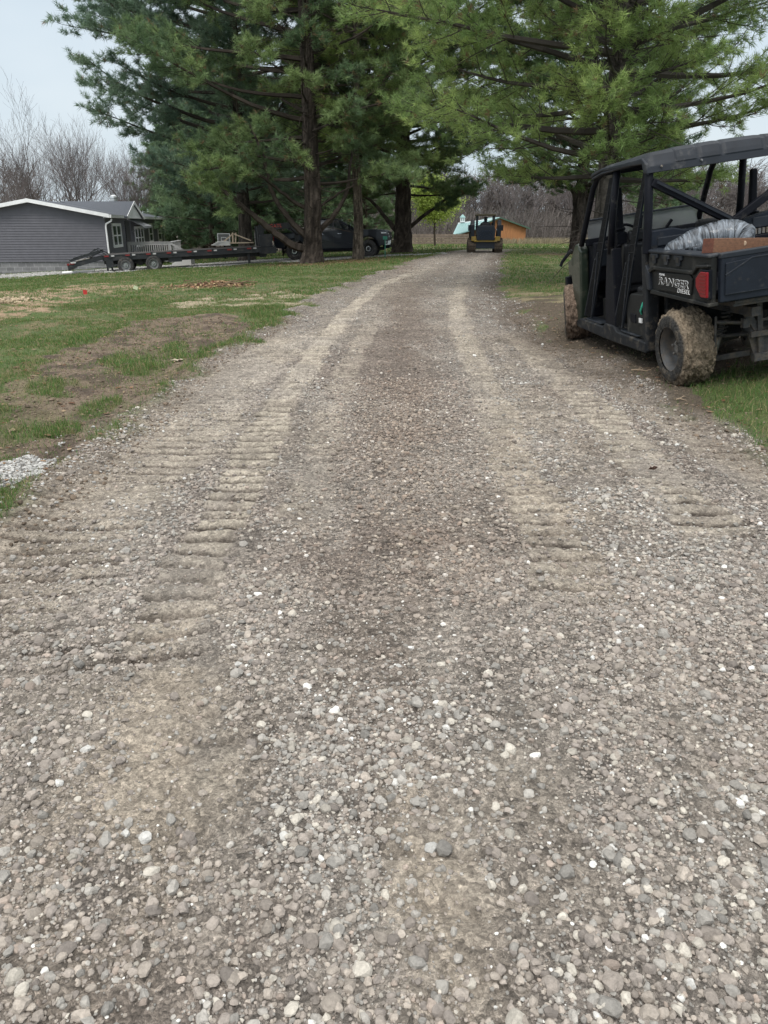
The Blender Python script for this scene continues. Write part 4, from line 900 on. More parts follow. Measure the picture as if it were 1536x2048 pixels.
    for s in (-1, 1):
        b = MB(); b.bar((s * .16, -.30, .26), (s * .52, -.08, .20), .045, .05); b.bar((s * .16, .25, .26), (s * .52, .05, .20), .045, .05); B(b, 'suspension_arm', steel_mud, .004)
        b = MB(); b.tube([(s * .16, -.26, .42), (s * .5, -.06, .40)], .018, 10); b.tube([(s * .16, .2, .42), (s * .5, .04, .40)], .018, 10); B(b, 'suspension_arm', steel_mud)
        b = MB(); b.tube([(s * .13, -.02, .36), (s * .56, 0, .335)], .022, 10); b.lathe((s * .30, 0, .35), 'x', [(-.05, .03), (0, .05), (.05, .03)], 12); B(b, 'drive_shaft', steel_mud)
        b = MB(); b.tube([(s * .44, -.16, .24), (s * .34, -.12, .52)], .035, 12); shk = B(b, 'shock_absorber', metal_g, sm=True)
        b = MB(); pts = [(s * (.385 - .002 * q) + .048 * math.cos(q * .9), -.14 + .048 * math.sin(q * .9), .40 + q * .0047) for q in range(68)]; b.tube(pts, .0085, 6); B(b, 'spring', steel_mud, par=shk)
        b = MB(); b.tube([(s * .50, -.33, .58), (s * .36, -.36, .56), (s * .22, -.40, .54), (0, -.42, .57)], .016, 10); b.box((s * .27, -.40, .55), (.06, .05, .08)); B(b, 'sway_bar', steel_mud)
        b = MB(); b.tube([(s * .50, -.33, .63), (s * .50, -.32, .36)], .011, 8); B(b, 'sway_link', steel_mud)
        b = MB(); b.bar((s * .14, 3.05, .26), (s * .52, 2.9, .22), .05, .05); b.bar((s * .14, 2.6, .26), (s * .52, 2.82, .22), .05, .05); B(b, 'suspension_arm', steel_mud)
    # cab floor, sills, seat bases
    b = MB(); b.span((-.58, .6, .26), (.58, 2.5, .30)); b.span((-.55, .55, .24), (.55, .62, .80)); b.span((-.40, .3, .5), (.40, .7, .82)); B(b, 'cab_floor', sill_pl, .01)
    for s in (-1, 1):
        b = MB(); b.prism([(.62, .19), (.62, .30), (1.32, .31), (1.40, .36), (1.62, .36), (1.70, .31), (2.35, .32), (2.50, .27), (2.48, .20), (1.55, .18)], 'x', s * .57, s * .745); sl = B(b, 'side_sill', sill_pl, .015)
        for (ya, yb) in ((.80, 1.28), (1.74, 2.25)):
            b = MB(); b.prism([(ya + .08, .312), (yb - .06, .312), (yb, .335), (ya, .335)], 'x', s * .60, s * .72); b2 = B(b, 'step_pad', grey_pl, .008, par=sl)
        b = MB(); b.prism([(1.38, .32), (1.66, .32), (1.62, .75), (1.55, 1.15), (1.40, 1.18), (1.38, .75)], 'x', s * .62, s * .725); B(b, 'door_pillar_cover', black_pl, .015)
        b = MB(); b.prism([(.60, .20), (.70, .20), (.71, .80), (.72, 1.22), (.60, 1.24), (.585, .80)], 'x', s * .60, s * .735); B(b, 'rear_cab_corner', sill_pl, .02)
        b = MB(); b.prism([(.70, .30), (1.14, .31), (1.15, .62), (1.05, .74), (.70, .76)], 'x', s * .50, s * .70); sb = B(b, 'seat_side_panel', bed_pl, .015)
        if s < 0:
            b = MB(); b.span((-.712, .78, .47), (-.70, .84, .515)); B(b, 'warning_sticker', letter_w, par=sb)
            b = MB(); b.tube([(-.71, .74, .68), (-.72, .75, .64), (-.715, .79, .59), (-.70, .80, .56)], .018, 8, flat=.5); B(b, 'green_strap', tape_g, par=sb)
            b = MB(); b.span((-.71, .92, .45), (-.695, 1.04, .54)); B(b, 'latch', black_pl, .006, par=sb)
        b = MB(); b.prism([(1.55, .32), (2.0, .34), (2.0, .58), (1.55, .62)], 'x', s * .48, s * .60); B(b, 'seat_side_panel', bed_pl, .015)
        # front fender and cowl side
        pts = [(2.37, .36), (2.40, .27), (2.48, .24), (2.52, .42), (2.58, .60), (2.63, .80), (2.62, .98), (2.55, 1.10), (2.46, 1.19), (2.36, 1.21), (2.30, 1.12), (2.32, .8)]
        b = MB(); b.prism(pts, 'x', s * .62, s * .735); fd = B(b, 'front_fender', olive_pl, .03)
    b = MB(); b.span((-.56, .72, .32), (.56, 1.12, .66)); b.span((-.52, 1.6, .32), (.52, 2.0, .60)); B(b, 'seat_base', black_pl, .02)
    for (y0, nm) in ((.72, 'rear_seat'), (1.52, 'front_seat')):
        b = MB(); b.box((0, y0 + .26, .72), (1.12, .46, .12)); st = B(b, nm, seat_m, .035)
        b = MB(); b.box((0, y0 + .02, .98), (1.12, .10, .46), rot=(R(8), 0, 0)); B(b, 'seat_back', seat_m, .035, par=st)
        for x in (-.38, .38): b = MB(); b.box((x, y0 - .01, 1.27), (.24, .08, .12), rot=(R(6), 0, 0)); B(b, 'headrest', seat_m, .03, par=st)
    b = MB(); b.prism([(2.15, .75), (2.10, 1.02), (2.16, 1.20), (2.45, 1.22), (2.5, .6), (2.3, .6)], 'x', -.62, .62); b.span((-.62, 2.4, .3), (.62, 2.46, 1.1)); db = B(b, 'dashboard', black_pl, .02)
    b = MB(); b.span((-.60, 2.085, .93), (-.36, 2.11, 1.12)); B(b, 'glove_box', grey_pl, .01, par=db)
    b = MB(); pts = [(-.33 + .18 * math.cos(a), 1.93 + .07 * math.sin(a), 1.20 + .165 * math.sin(a)) for a in [i * 2 * math.pi / 28 for i in range(29)]]; b.tube(pts, .016, 8, cap=False)
    for a in (R(90), R(210), R(330)): b.tube([(-.33, 1.96, 1.19), (-.33 + .18 * math.cos(a), 1.93 + .07 * math.sin(a), 1.20 + .165 * math.sin(a))], .012, 6)
    b.tube([(-.33, 1.96, 1.19), (-.33, 2.2, 1.08)], .025, 8); B(b, 'steering_wheel', black_pl, sm=True)
    b = MB(); b.prism([(2.45, .75), (3.30, .72), (3.32, .9), (3.1, 1.02), (2.5, 1.15)], 'x', -.52, .52); B(b, 'hood', olive_pl, .03)
    b = MB(); b.span((-.55, 3.28, .45), (.55, 3.36, .72)); b.tube([(-.66, 3.0, .52), (-.5, 3.1, .54), (.5, 3.2, .60), (.7, 3.12, .62)], .028, 10); B(b, 'front_bumper', black_pl, .01)
    b = MB(); b.tube([(-.72, 2.60, 1.12), (-.76, 2.66, 1.06), (-.80, 2.74, .98), (-.815, 2.76, .93)], .022, 6, flat=.5); B(b, 'side_mirror', black_pl)
    # roll cage
    def prof(b_, pts, w1=.05, w2=.055):
        for p, q in zip(pts[:-1], pts[1:]): b_.bar(p, q, w1, w2)
    for s in (-1, 1):
        b = MB(); b.tube([(s * .71, 2.30, 1.18), (s * .70, 2.22, 1.34), (s * .675, 1.96, 1.80), (s * .665, 1.86, 1.90), (s * .65, 1.70, 1.95), (s * .64, 1.35, 1.975)], .032, 12); B(b, 'front_cage_post', black_pl, sm=True)
        b = MB(); b.tube([(s * .71, 1.48, 1.12), (s * .70, 1.42, 1.5), (s * .67, 1.34, 1.97)], .036, 10); 
        B(b, 'door_post', black_pl, sm=True)
        b = MB(); b.tube([(s * .735, .58, 1.16), (s * .72, .56, 1.5), (s * .69, .60, 1.90), (s * .685, .62, 1.93)], .042, 10); B(b, 'rear_cage_post', black_pl, sm=False, bev=.008)
        b = MB(); b.tube([(s * .66, 1.45, 1.975), (s * .675, .62, 1.985)], .034, 10); B(b, 'roof_rail', black_pl, sm=True)
    b = MB(); b.bar((-.70, .60, 1.91), (.70, .60, 1.91), .06, .06); b.bar((-.66, 1.36, 1.96), (.66, 1.36, 1.96), .05, .05); b.bar((-.66, 1.80, 1.94), (.66, 1.80, 1.94), .05, .06); B(b, 'cage_crossbar', black_pl, .008)
    b = MB(); b.bar((-.68, .56, 1.79), (.10, .55, 1.335), .055, .075); b.bar((.10, .55, 1.335), (.68, .56, 1.66), .055, .075); b.box((.10, .55, 1.34), (.14, .06, .07)); br = B(b, 'v_brace', black_pl, .01)
    b = MB(); b.bar((-.65, .512, 1.785), (.06, .505, 1.37), .012, .02); B(b, 'brace_rib', grey_pl, par=br)
    # upright panel behind the rear seats
    b = MB(); b.prism([(-.70, 1.12), (.70, 1.12), (.72, 1.40), (.45, 1.38), (.2, 1.33), (-.35, 1.33), (-.45, 1.36), (-.70, 1.36)], 'y', .60, .68); bh = B(b, 'rear_bulkhead', tail_pl, .015)
    for (x0, x1, z0, z1) in ((-.62, -.18, 1.21, 1.29), (-.12, .28, 1.21, 1.30), (.32, .66, 1.24, 1.34)):
        b = MB(); b.span((x0, .585, z0), (x1, .605, z1)); B(b, 'pressed_panel', grey_pl, .012, par=bh)
    b = MB()
    for q in range(6): b.span((.335 + q * .04, .578, 1.185), (.36 + q * .04, .60, 1.235))
    B(b, 'vent_slats', metal_g, par=bh)
    # seat belt towers
    for (x, y) in ((-.56, 1.58), (.64, 1.12), (-.30, .80), (.30, .80)):
        if abs(x) < .4: continue
        b = MB(); b.box((x, y, 1.52), (.085, .06, .5), taper=(.8, .8)); bt = B(b, 'belt_tower', black_pl, .02)
        b = MB(); b.tube([(x - .05, y - .03, 1.35), (x, y - .05, 1.36), (x + .05, y - .03, 1.35)], .015, 6); b.box((x, y - .02, 1.26), (.11, .09, .12)); B(b, 'belt_reel', black_pl, .01, par=bt)
    b = MB(); b.tube([(.695, .86, 1.1), (.69, .84, 2.0)], .04, 8); B(b, 'inner_post', black_pl)
    # webbing nets hanging in the two door openings, rolled up aside
    for (pa, pb, pc, pd) in (((-.69, 1.38, 1.88), (-.70, 1.46, 1.88), (-.71, 2.06, .36), (-.71, 2.28, .36)), ((-.70, .60, 1.90), (-.70, .70, 1.88), (-.71, 1.22, .36), (-.71, 1.44, .36))):
        b = MB(); n = 9; pa, pb, pc, pd = map(Vector, (pa, pb, pc, pd))
        for i in range(n + 1):
            t = i / n; b.bar(pa.lerp(pb, t), pc.lerp(pd, t * .8 + .1), .009, .003)
        for i in range(14):
            t = i / 14 * .75; b.bar(pa.lerp(pc, t), pb.lerp(pd, t), .009, .003)
        nt_ = B(b, 'door_net', mesh_net)
        b = MB(); b.bar(pa, pc, .02, .01); b.tube([pb.lerp(pd, .55), pd], .012, 6); b.tube([pa.lerp(pc, .5) + Vector((-.01, .1, 0)), pc + Vector((-.01, .0, .0))], .01, 6); B(b, 'net_rod', grey_pl, par=nt_)
    # half windshield: two cloudy panes under a lip
    pane = bpy.data.materials.new('cloudy_plastic'); pane.use_nodes = True; pb_ = pane.node_tree.nodes['Principled BSDF']; pb_.inputs['Base Color'].default_value = (.20, .215, .225, 1); pb_.inputs['Roughness'].default_value = .35; pb_.inputs['Alpha'].default_value = .6
    b = MB(); b.bar((-.66, 2.22, 1.455), (.76, 2.22, 1.455), .03, .022); ws = B(b, 'half_windshield', grey_pl, .005)
    b = MB(); b.prism([(-.655, 1.45), (-.655, 1.25), (.74, 1.25), (.74, 1.45)], 'y', 2.225, 2.232); B(b, 'pane', pane, par=ws)
    b = MB(); b.span((-.68, 2.2, 1.17), (.74, 2.26, 1.25)); B(b, 'lower_frame', black_pl, .01, par=ws)
    b = MB()
    for x in (-.05, .06): b = MB(); b.box((x, 2.19, 1.33), (.06, .03, .2), rot=(0, R(8), 0)); B(b, 'clamp', black_pl, par=ws)
    b = MB(); b.tube([(.28, 2.19, 1.25), (.34, 2.18, 1.33)], .02, 6); B(b, 'clamp', black_pl, par=ws)
    # roof: crowned shell with a deep sloping rear skirt and raised plates
    n = 96; V = []; F = []
    rowsp = [(1.90, 1.935, .0, 0), (1.86, 1.965, .0, 0), (1.60, 2.005, .01, .2), (1.0, 2.03, .02, .6), (.70, 2.045, .02, 1), (.63, 2.04, .02, 1), (.595, 2.015, .018, 1), (.565, 1.96, .012, 1), (.55, 1.935, .008, .9), (.545, 1.925, .004, 0), (.535, 1.872, 0, 0), (.56, 1.868, 0, 0)]
    def plate(x):
        v = 0
        for (p, q_) in ((-.46, -.25), (-.225, -.02), (.005, .38), (.41, .60)): v = max(v, float(sst(0, .018, np.array([min(x - p, q_ - x)]))[0]))
        return v
    for (y, z, cr, pk) in rowsp:
        for i in range(n + 1):
            x = -.735 + 1.47 * i / n; e = abs(x) / .735; pv = plate(x) * pk
            V.append((x, y - .009 * pv * (1 if y < .62 else 0), z + cr * (1 - e * e) + .007 * pv * (1 if y > .56 else 0) - .07 * max(0, (e - .88) / .12) ** 2 * (1 if z > 1.93 else .0)))
    for j in range(len(rowsp) - 1):
        for i in range(n): F.append((j * (n + 1) + i, j * (n + 1) + i + 1, (j + 1) * (n + 1) + i + 1, (j + 1) * (n + 1) + i))
    b = MB(); b.add(V, F); rf = B(b, 'roof', grey_pl, sm=False); sm_ = rf.modifiers.new('s', 'SOLIDIFY'); sm_.thickness = .018; sm_.offset = -1
    for s in (-1, 1):
        b = MB(); b.prism([(1.9, 1.91), (1.86, 1.95), (1.6, 1.985), (1.0, 2.0), (.66, 2.01), (.56, 1.95), (.54, 1.87), (.62, 1.87), (.66, 1.955), (1.6, 1.955)], 'x', s * .705, s * .738); B(b, 'roof_edge', grey_pl, .012, par=rf)
    for x in (-.60, -.22): b = MB(); b.lathe((x, .53, 1.915), 'y', [(-.012, 0), (-.012, .008), (0, .012)], 10); B(b, 'roof_bolt', metal_g, par=rf)
    def stretch(ob):
        for ch in ob.children:
            if ch.name.startswith('wheel'): continue
            if ch.type == 'MESH' and not ch.name.startswith('lettering'):
                for v in ch.data.vertices:
                    if v.co.y > .75: v.co.y = .75 + (v.co.y - .75) * 1.15
            stretch(ch)
    stretch(root)
    # ---- load in the bed
    bagm = bpy.data.materials.new('clear_film'); bagm.use_nodes = True; t = bagm.node_tree; pb_ = t.nodes['Principled BSDF']; pb_.inputs['Roughness'].default_value = .38; pb_.inputs['Coat Weight'].default_value = .2
    co = t.nodes.new('ShaderNodeTexCoord'); mpn = t.nodes.new('ShaderNodeMapping'); mpn.inputs['Scale'].default_value = (20, 2.2, 5); t.links.new(co.outputs['UV'], mpn.inputs['Vector'])
    n1 = t.nodes.new('ShaderNodeTexNoise'); n1.inputs['Scale'].default_value = 1.0; n1.inputs['Detail'].default_value = 9; n1.inputs['Roughness'].default_value = .7; n1.inputs['Distortion'].default_value = 1.6; t.links.new(mpn.outputs[0], n1.inputs['Vector'])
    r_ = t.nodes.new('ShaderNodeValToRGB'); e = r_.color_ramp.elements; e[0].position = .43; e[0].color = (.008, .010, .014, 1); e[1].position = .68; e[1].color = (.27, .31, .36, 1)
    t.links.new(n1.outputs['Fac'], r_.inputs['Fac']); t.links.new(r_.outputs['Color'], pb_.inputs['Base Color'])
    bn = t.nodes.new('ShaderNodeBump'); bn.inputs['Distance'].default_value = .02; t.links.new(n1.outputs['Fac'], bn.inputs['Height']); t.links.new(bn.outputs[0], pb_.inputs['Normal'])
    path = [(-.70, .30, 1.17), (-.63, .28, 1.19), (-.53, .25, 1.20), (-.42, .22, 1.215), (-.31, .19, 1.225), (-.20, .16, 1.225), (-.11, .12, 1.22), (-.05, .06, 1.20), (-.03, .0, 1.18)]
    rads = [.015, .07, .105, .13, .155, .17, .165, .13, .02]; nu, nvv = 72, 70; P = np.array(path); tt = np.linspace(0, 1, len(P)); T_ = np.linspace(0, 1, nu)
    C = np.stack([np.interp(T_, tt, P[:, k]) for k in range(3)], 1); ra = np.interp(T_, tt, rads); V = []; UV = []
    for i in range(nu):
        d = C[min(i + 1, nu - 1)] - C[max(i - 1, 0)]; d /= np.linalg.norm(d); u1 = np.cross(d, (0, 0, 1)); u1 /= np.linalg.norm(u1); u2 = np.cross(u1, d)
        a = np.arange(nvv) / nvv * 2 * np.pi
        wr = 1 + .05 * np.sin(a * 3 + i * .12) + .12 * (vn(a * 1.6 + i * .12, np.full(nvv, i * .16), 7) - .5) + .04 * (vn(a * 5 + i * .5, np.full(nvv, i * .5), 9) - .5)
        rr = ra[i] * wr; V.append(C[i] + u1 * (np.cos(a) * rr)[:, None] * 1.1 + u2 * (np.sin(a) * rr)[:, None]); UV.append(np.stack([np.full(nvv, i / nu), a / 6.283], 1))
    V = np.concatenate(V); UV = np.concatenate(UV); F = np.concatenate([np.stack([i * nvv + np.arange(nvv), i * nvv + (np.arange(nvv) + 1) % nvv, (i + 1) * nvv + (np.arange(nvv) + 1) % nvv, (i + 1) * nvv + np.arange(nvv)], 1) for i in range(nu - 1)])
    Vw = np.array([(m @ Vector(v))[:] for v in V])
    bag = npmesh('wrapped_bundle', Vw, F, bagm, None, smooth=True); uvl = bag.data.uv_layers.new(name='UVMap'); li = np.empty(len(bag.data.loops), dtype=np.int32); bag.data.loops.foreach_get('vertex_index', li); uvl.data.foreach_set('uv', UV[li].astype(np.float32).ravel())
    setp(bag, 'shiny grey plastic-wrapped bundle slumped in the utility vehicle bed', 'bundle')
    c0 = atY(1403, 482, 0)
    b = MB(); b.bar((-.665, -.50, 1.25), (.60, .05, 1.07), .11, .115); lm = b.build('lumber_beam', wood_m, None, bevel=.004); lm.matrix_world = m
    b = MB(); b.bar((-.6675, -.501, 1.2504), (-.664, -.4995, 1.2498), .108, .113); e_ = b.build('cut_end', wood_end, lm)
    b = MB(); b.lathe((-.30, -.397, 1.215), 'y', [(-.006, 0), (-.006, .016), (0, .022), (.01, .022)], 14); b.build('knot', mat('knot', (.42, .30, .20), .6), lm)
    setp(lm, 'reddish square lumber beam lying across the rear of the vehicle bed', 'lumber')
    return root

# ------------------------------------------------------------ house
siding_m = mat('grey_vinyl_siding', (.108, .108, .126), .6, noise=.10, nscale=3)
brick_w = None
def block_mat():
    m = bpy.data.materials.new('concrete_block'); m.use_nodes = True; t = m.node_tree; b = t.nodes['Principled BSDF']; b.inputs['Roughness'].default_value = .9
    co = t.nodes.new('ShaderNodeTexCoord'); mp_ = t.nodes.new('ShaderNodeMapping'); mp_.inputs['Rotation'].default_value = (R(90), 0, 0); t.links.new(co.outputs['Object'], mp_.inputs['Vector'])
    br = t.nodes.new('ShaderNodeTexBrick'); br.inputs['Scale'].default_value = 1; br.inputs['Brick Width'].default_value = .41; br.inputs['Row Height'].default_value = .2; br.inputs['Mortar Size'].default_value = .012
    br.inputs['Color1'].default_value = (.17, .17, .18, 1); br.inputs['Color2'].default_value = (.24, .24, .25, 1); br.inputs['Mortar'].default_value = (.36, .36, .37, 1); t.links.new(mp_.outputs[0], br.inputs['Vector'])
    n = t.nodes.new('ShaderNodeTexNoise'); n.inputs['Scale'].default_value = 3; n.inputs['Detail'].default_value = 6; t.links.new(co.outputs['Object'], n.inputs['Vector'])
    mr = t.nodes.new('ShaderNodeMapRange'); mr.inputs['To Min'].default_value = .6; mr.inputs['To Max'].default_value = 1.3; t.links.new(n.outputs['Fac'], mr.inputs['Value'])
    vm = t.nodes.new('ShaderNodeVectorMath'); vm.operation = 'SCALE'; t.links.new(br.outputs['Color'], vm.inputs[0]); t.links.new(mr.outputs[0], vm.inputs['Scale']); t.links.new(vm.outputs[0], b.inputs['Base Color'])
    return m
def build_house():
    # local frame: x across the gable end (0 = right corner, negative to the left), y along the front wall away from the road camera
    hd = R(7.2); root = empty('house', (-14.78, 43.47, -.95), 'low grey-sided house with white trim, block foundation and gabled porch roof', 'house'); root.rotation_euler = (0, 0, hd)
    B = lambda mb, name, ma, par=None, bev=0: mb.build(name, ma, par or root, bevel=bev)
    W, L, zb, ze, zr = 7.3, 21.2, .50, 2.72, 3.40
    tin = mat('roof_shingle', (.075, .084, .102), .9, noise=.3, nscale=25, bump=.01, bscale=40); gl = mat('window_glass', (.05, .065, .07), .08, spec=.8); win_dark = gl
    # foundation
    b = MB(); b.span((-W + .03, .03, -.25), (-.03, L - .03, zb)); f_ = B(b, 'foundation', block_mat())
    # lap siding: every course tilts out at its foot
    b = MB(); st = .128; z = zb - .04; i = 0
    def top(x): return ze + (zr - ze) * (1 - abs(x + W / 2) / (W / 2))
    while z < zr:
        z1 = z + st
        def lim(zz): return W / 2 if zz <= ze else W / 2 * (1 - (zz - ze) / (zr - ze))
        h0, h1 = lim(z), max(lim(min(z1, zr)), .01); xm = -W / 2
        b.add([(xm - h0, -.03, z), (xm + h0, -.03, z), (xm + h1, -.004, z1), (xm - h1, -.004, z1)], [(0, 1, 2, 3)])
        b.add([(xm - h0, -.03, z), (xm + h0, -.03, z), (xm + h0, 0, z), (xm - h0, 0, z)], [(3, 2, 1, 0)])
        if z < ze:
            zt = min(z1, ze)
            b.add([(.03, 0, z), (.03, L, z), (.004, L, zt), (.004, 0, zt)], [(0, 1, 2, 3)]); b.add([(.03, 0, z), (.03, L, z), (0, L, z), (0, 0, z)], [(3, 2, 1, 0)])
        z = z1
    b.prism([(-W, zb), (0, zb), (0, ze), (-W / 2, zr), (-W, ze)], 'y', .002, L); B(b, 'wall', siding_m)
    b = MB(); b.span((-.07, -.03, zb - .03), (.03, .0, ze)); b.span((.022, -.03, zb - .03), (.035, .08, ze)); B(b, 'corner_trim', siding_m)
    # roof slabs
    ov = .38; th = .10
    def zz_(x): return zr + .06 - (zr - ze) / (W / 2) * abs(x + W / 2)
    for s in (-1, 1):
        xe = -W / 2 + s * (W / 2 + .35); xr = -W / 2; b = MB()
        b.add([(xr, -ov, zz_(xr)), (xe, -ov, zz_(xe)), (xe, L + ov, zz_(xe)), (xr, L + ov, zz_(xr)), (xr, -ov, zz_(xr) + th), (xe, -ov, zz_(xe) + th), (xe, L + ov, zz_(xe) + th), (xr, L + ov, zz_(xr) + th)],
              [(0, 1, 2, 3), (7, 6, 5, 4), (0, 4, 5, 1), (2, 6, 7, 3), (1, 5, 6, 2)])
        rf = B(b, 'roof', tin)
        b = MB(); b.add([(xr, -ov - .03, zz_(xr) - .06), (xe, -ov - .03, zz_(xe) - .06), (xe, -ov - .03, zz_(xe) + th + .02), (xr, -ov - .03, zz_(xr) + th + .02), (xr, -ov, zz_(xr) - .06), (xe, -ov, zz_(xe) - .06), (xe, -ov, zz_(xe) + th + .02), (xr, -ov, zz_(xr) + th + .02)],
                        [(0, 1, 2, 3), (7, 6, 5, 4), (3, 2, 6, 7), (1, 0, 4, 5), (0, 3, 7, 4), (2, 1, 5, 6)]); B(b, 'bargeboard', white_m, rf)
        b = MB(); b.add([(xr, -ov, zz_(xr) - .055), (xe, -ov, zz_(xe) - .055), (xe, -.03, zz_(xe) - .055), (xr, -.03, zz_(xr) - .055)], [(0, 1, 2, 3)]); B(b, 'soffit', white_m, rf)
    b = MB(); b.span((.33, -ov, zz_(.35) - .06), (.45, L + ov, zz_(.35) + .09)); B(b, 'gutter', white_m)
    b = MB(); b.span((0.03, -ov, zz_(.35) - .06), (.35, L + ov, zz_(.35) - .045)); B(b, 'soffit', white_m)
    b = MB(); b.tube([(.42, -.2, 2.6), (.40, -.2, 2.5), (.10, -.12, 2.35), (.07, -.12, 2.2), (.07, -.12, .35), (.12, -.14, .28)], .045, 6); B(b, 'downspout', white_m)
    b = MB(); b.tube([(.42, L + .1, 2.6), (.12, L + .0, 2.35), (.09, L, 2.2), (.09, L, .35)], .045, 6); B(b, 'downspout', white_m)
    # windows on the front wall (x = 0 plane)
    def window(y0, y1, z0, z1, nv, split=.5):
        b = MB(); t_ = .15
        b.span((.0, y0, z0), (.07, y0 + t_, z1)); b.span((0, y1 - t_, z0), (.07, y1, z1)); b.span((0, y0 + t_, z0), (.07, y1 - t_, z0 + t_)); b.span((0, y0 + t_, z1 - t_), (.07, y1 - t_, z1))
        zs = z0 + (z1 - z0) * split; b.span((0, y0 + t_, zs - .035), (.066, y1 - t_, zs + .035))
        for k in range(1, nv): yy = y0 + (y1 - y0) * k / nv; b.span((0, yy - .09, z0 + t_), (.063, yy + .09, z1 - t_))
        w_ = B(b, 'window', white_m); b = MB(); b.span((.02, y0 + t_ * .5, z0 + t_ * .5), (.035, y1 - t_ * .5, z1 - t_ * .5)); B(b, 'pane', gl, w_)
    window(1.55, 4.1, 1.10, 2.38, 2); window(8.5, 11.9, .95, 2.2, 3, .45); window(14.2, 15.9, 1.10, 2.38, 1, .45); window(18.4, 20.2, 1.10, 2.38, 1, .45)
    b = MB(); b.span((0, 5.5, .45), (.06, 6.9, 2.5)); dr = B(b, 'door', mat('dark_door', (.03, .03, .035), .5)); b = MB(); b.tube([(.06, 5.7, 1.4), (.13, 5.7, 1.4)], .03, 8); B(b, 'handle', chrome, dr)
    b = MB(); b.add([(.02, 7.6, 2.52), (.02, 11.1, 2.52), (.75, 11.1, 2.18), (.75, 7.6, 2.18), (.02, 7.6, 2.56), (.02, 11.1, 2.56), (.75, 11.1, 2.22), (.75, 7.6, 2.22)], [(0, 1, 2, 3), (7, 6, 5, 4), (0, 3, 7, 4), (2, 1, 5, 6), (3, 2, 6, 7)])
    b.bar((.02, 7.65, 1.9), (.72, 7.65, 2.2), .03, .03); b.bar((.02, 11.0, 1.9), (.72, 11.0, 2.2), .03, .03); b.span((.70, 7.6, 2.10), (.76, 11.1, 2.2)); B(b, 'awning', mat('awning_metal', (.32, .33, .35), .5))
    # cross gable over the porch
    y0, y1, yp, xo = 3.3, 9.2, 6.1, .60; z0, z1 = 2.66, 3.52; b = MB()
    for (ya, yb) in ((y0, yp), (y1, yp)):
        b.add([(xo, ya, z0), (xo, yb, z1), (-W / 2, yb, z1), (-.6, ya, z0), (xo, ya, z0 + .09), (xo, yb, z1 + .09), (-W / 2, yb, z1 + .09), (-.6, ya, z0 + .09)], [(0, 1, 2, 3), (7, 6, 5, 4), (0, 4, 5, 1), (0, 3, 7, 4), (3, 2, 6, 7)])
    pr = B(b, 'porch_roof', tin)
    b = MB()
    for (ya, yb) in ((y0, yp), (y1, yp)): b.add([(xo, ya, z0 - .06), (xo, yb, z1 - .06), (xo, yb, z1 + .11), (xo, ya, z0 + .11), (xo + .03, ya, z0 - .06), (xo + .03, yb, z1 - .06), (xo + .03, yb, z1 + .11), (xo + .03, ya, z0 + .11)], [(0, 1, 2, 3), (4, 7, 6, 5), (0, 4, 5, 1), (3, 2, 6, 7)])
    B(b, 'bargeboard', white_m, pr)
    b = MB(); b.prism([(y0 + .35, z0 + .02), (y1 - .35, z0 + .02), (yp, z1 - .08)], 'x', .47, .49)
    for k in range(7): zz = z0 + .02 + k * .13; hw = (y1 - y0 - .7) / 2 * (1 - (k * .13) / (z1 - z0 - .1)); b.add([(.515, yp - hw, zz), (.515, yp + hw, zz), (.492, yp + hw * .9, zz + .12), (.492, yp - hw * .9, zz + .12)], [(0, 1, 2, 3)])
    B(b, 'gable_panel', white_m, pr)
    # roof furniture
    b = MB(); b.lathe((-W / 2 + .7, 18.6, zr - .2), 'z', [(0, .12), (.55, .12), (.55, .26), (.68, .26), (.68, .22), (.74, .22), (.74, .28), (.88, .28), (.88, .22), (.94, .22), (.94, .28), (1.06, .26), (1.16, .08), (1.16, 0)], 14); B(b, 'flue_cap', mat('galvanised', (.55, .57, .58), .35, metal=.6))
    b = MB(); b.box((-W / 2 + .35, 16.6, zr + .12), (.35, .7, .16), rot=(0, R(14), 0)); B(b, 'roof_vent', white_m)
    # porch deck with railing, facing the camera, steps down to the right
    pg = mat('grey_painted_wood', (.58, .57, .58), .7, noise=.12, nscale=6); b = MB(); xa, xb, ya, yb = .05, 2.6, 5.5, 10.5
    b.span((xa, ya, .36), (xb, yb, .44)); b.span((xa, ya - .03, .22), (xb, ya, .44))
    for x in (xa + .1, (xa + xb) / 2, xb - .1):
        for y in (ya + .1, yb - .1): b.span((x - .06, y - .06, -.3), (x + .06, y + .06, .36))
    dk = B(b, 'porch_deck', pg)
    b = MB(); b.span((xa, ya - .05, 1.30), (xb + .2, ya + .1, 1.34)); b.span((xa, ya - .01, 1.16), (xb, ya + .03, 1.29)); b.span((xa, ya - .01, .52), (xb, ya + .03, .60))
    k = xa + .12
    while k < xb: b.span((k, ya - .015, .42), (k + .05, ya + .02, 1.2)); k += .125
    for x in (xa + .05, xb - .05): b.span((x - .06, ya - .02, -.2), (x + .06, ya + .1, 1.3))
    b.span((xb - .1, ya, 1.30), (xb + .04, yb, 1.34)); k = ya + 1.8
    while k < yb: b.span((xb - .05, k, .42), (xb, k + .04, 1.3)); k += .14
    B(b, 'railing', pg, dk)
    b = MB()
    for q in range(4): b.span((xb + q * .28, ya + .1, .0), (xb + (q + 1) * .28 + .03, ya + 1.4, .36 - q * .12))
    b.bar((xb, ya, 1.25), (xb + 1.2, ya, .55), .06, .12); b.span((xb + 1.1, ya - .05, -.2), (xb + 1.2, ya + .05, .55)); b.bar((xb, ya, .8), (xb + 1.1, ya, .12), .04, .1)
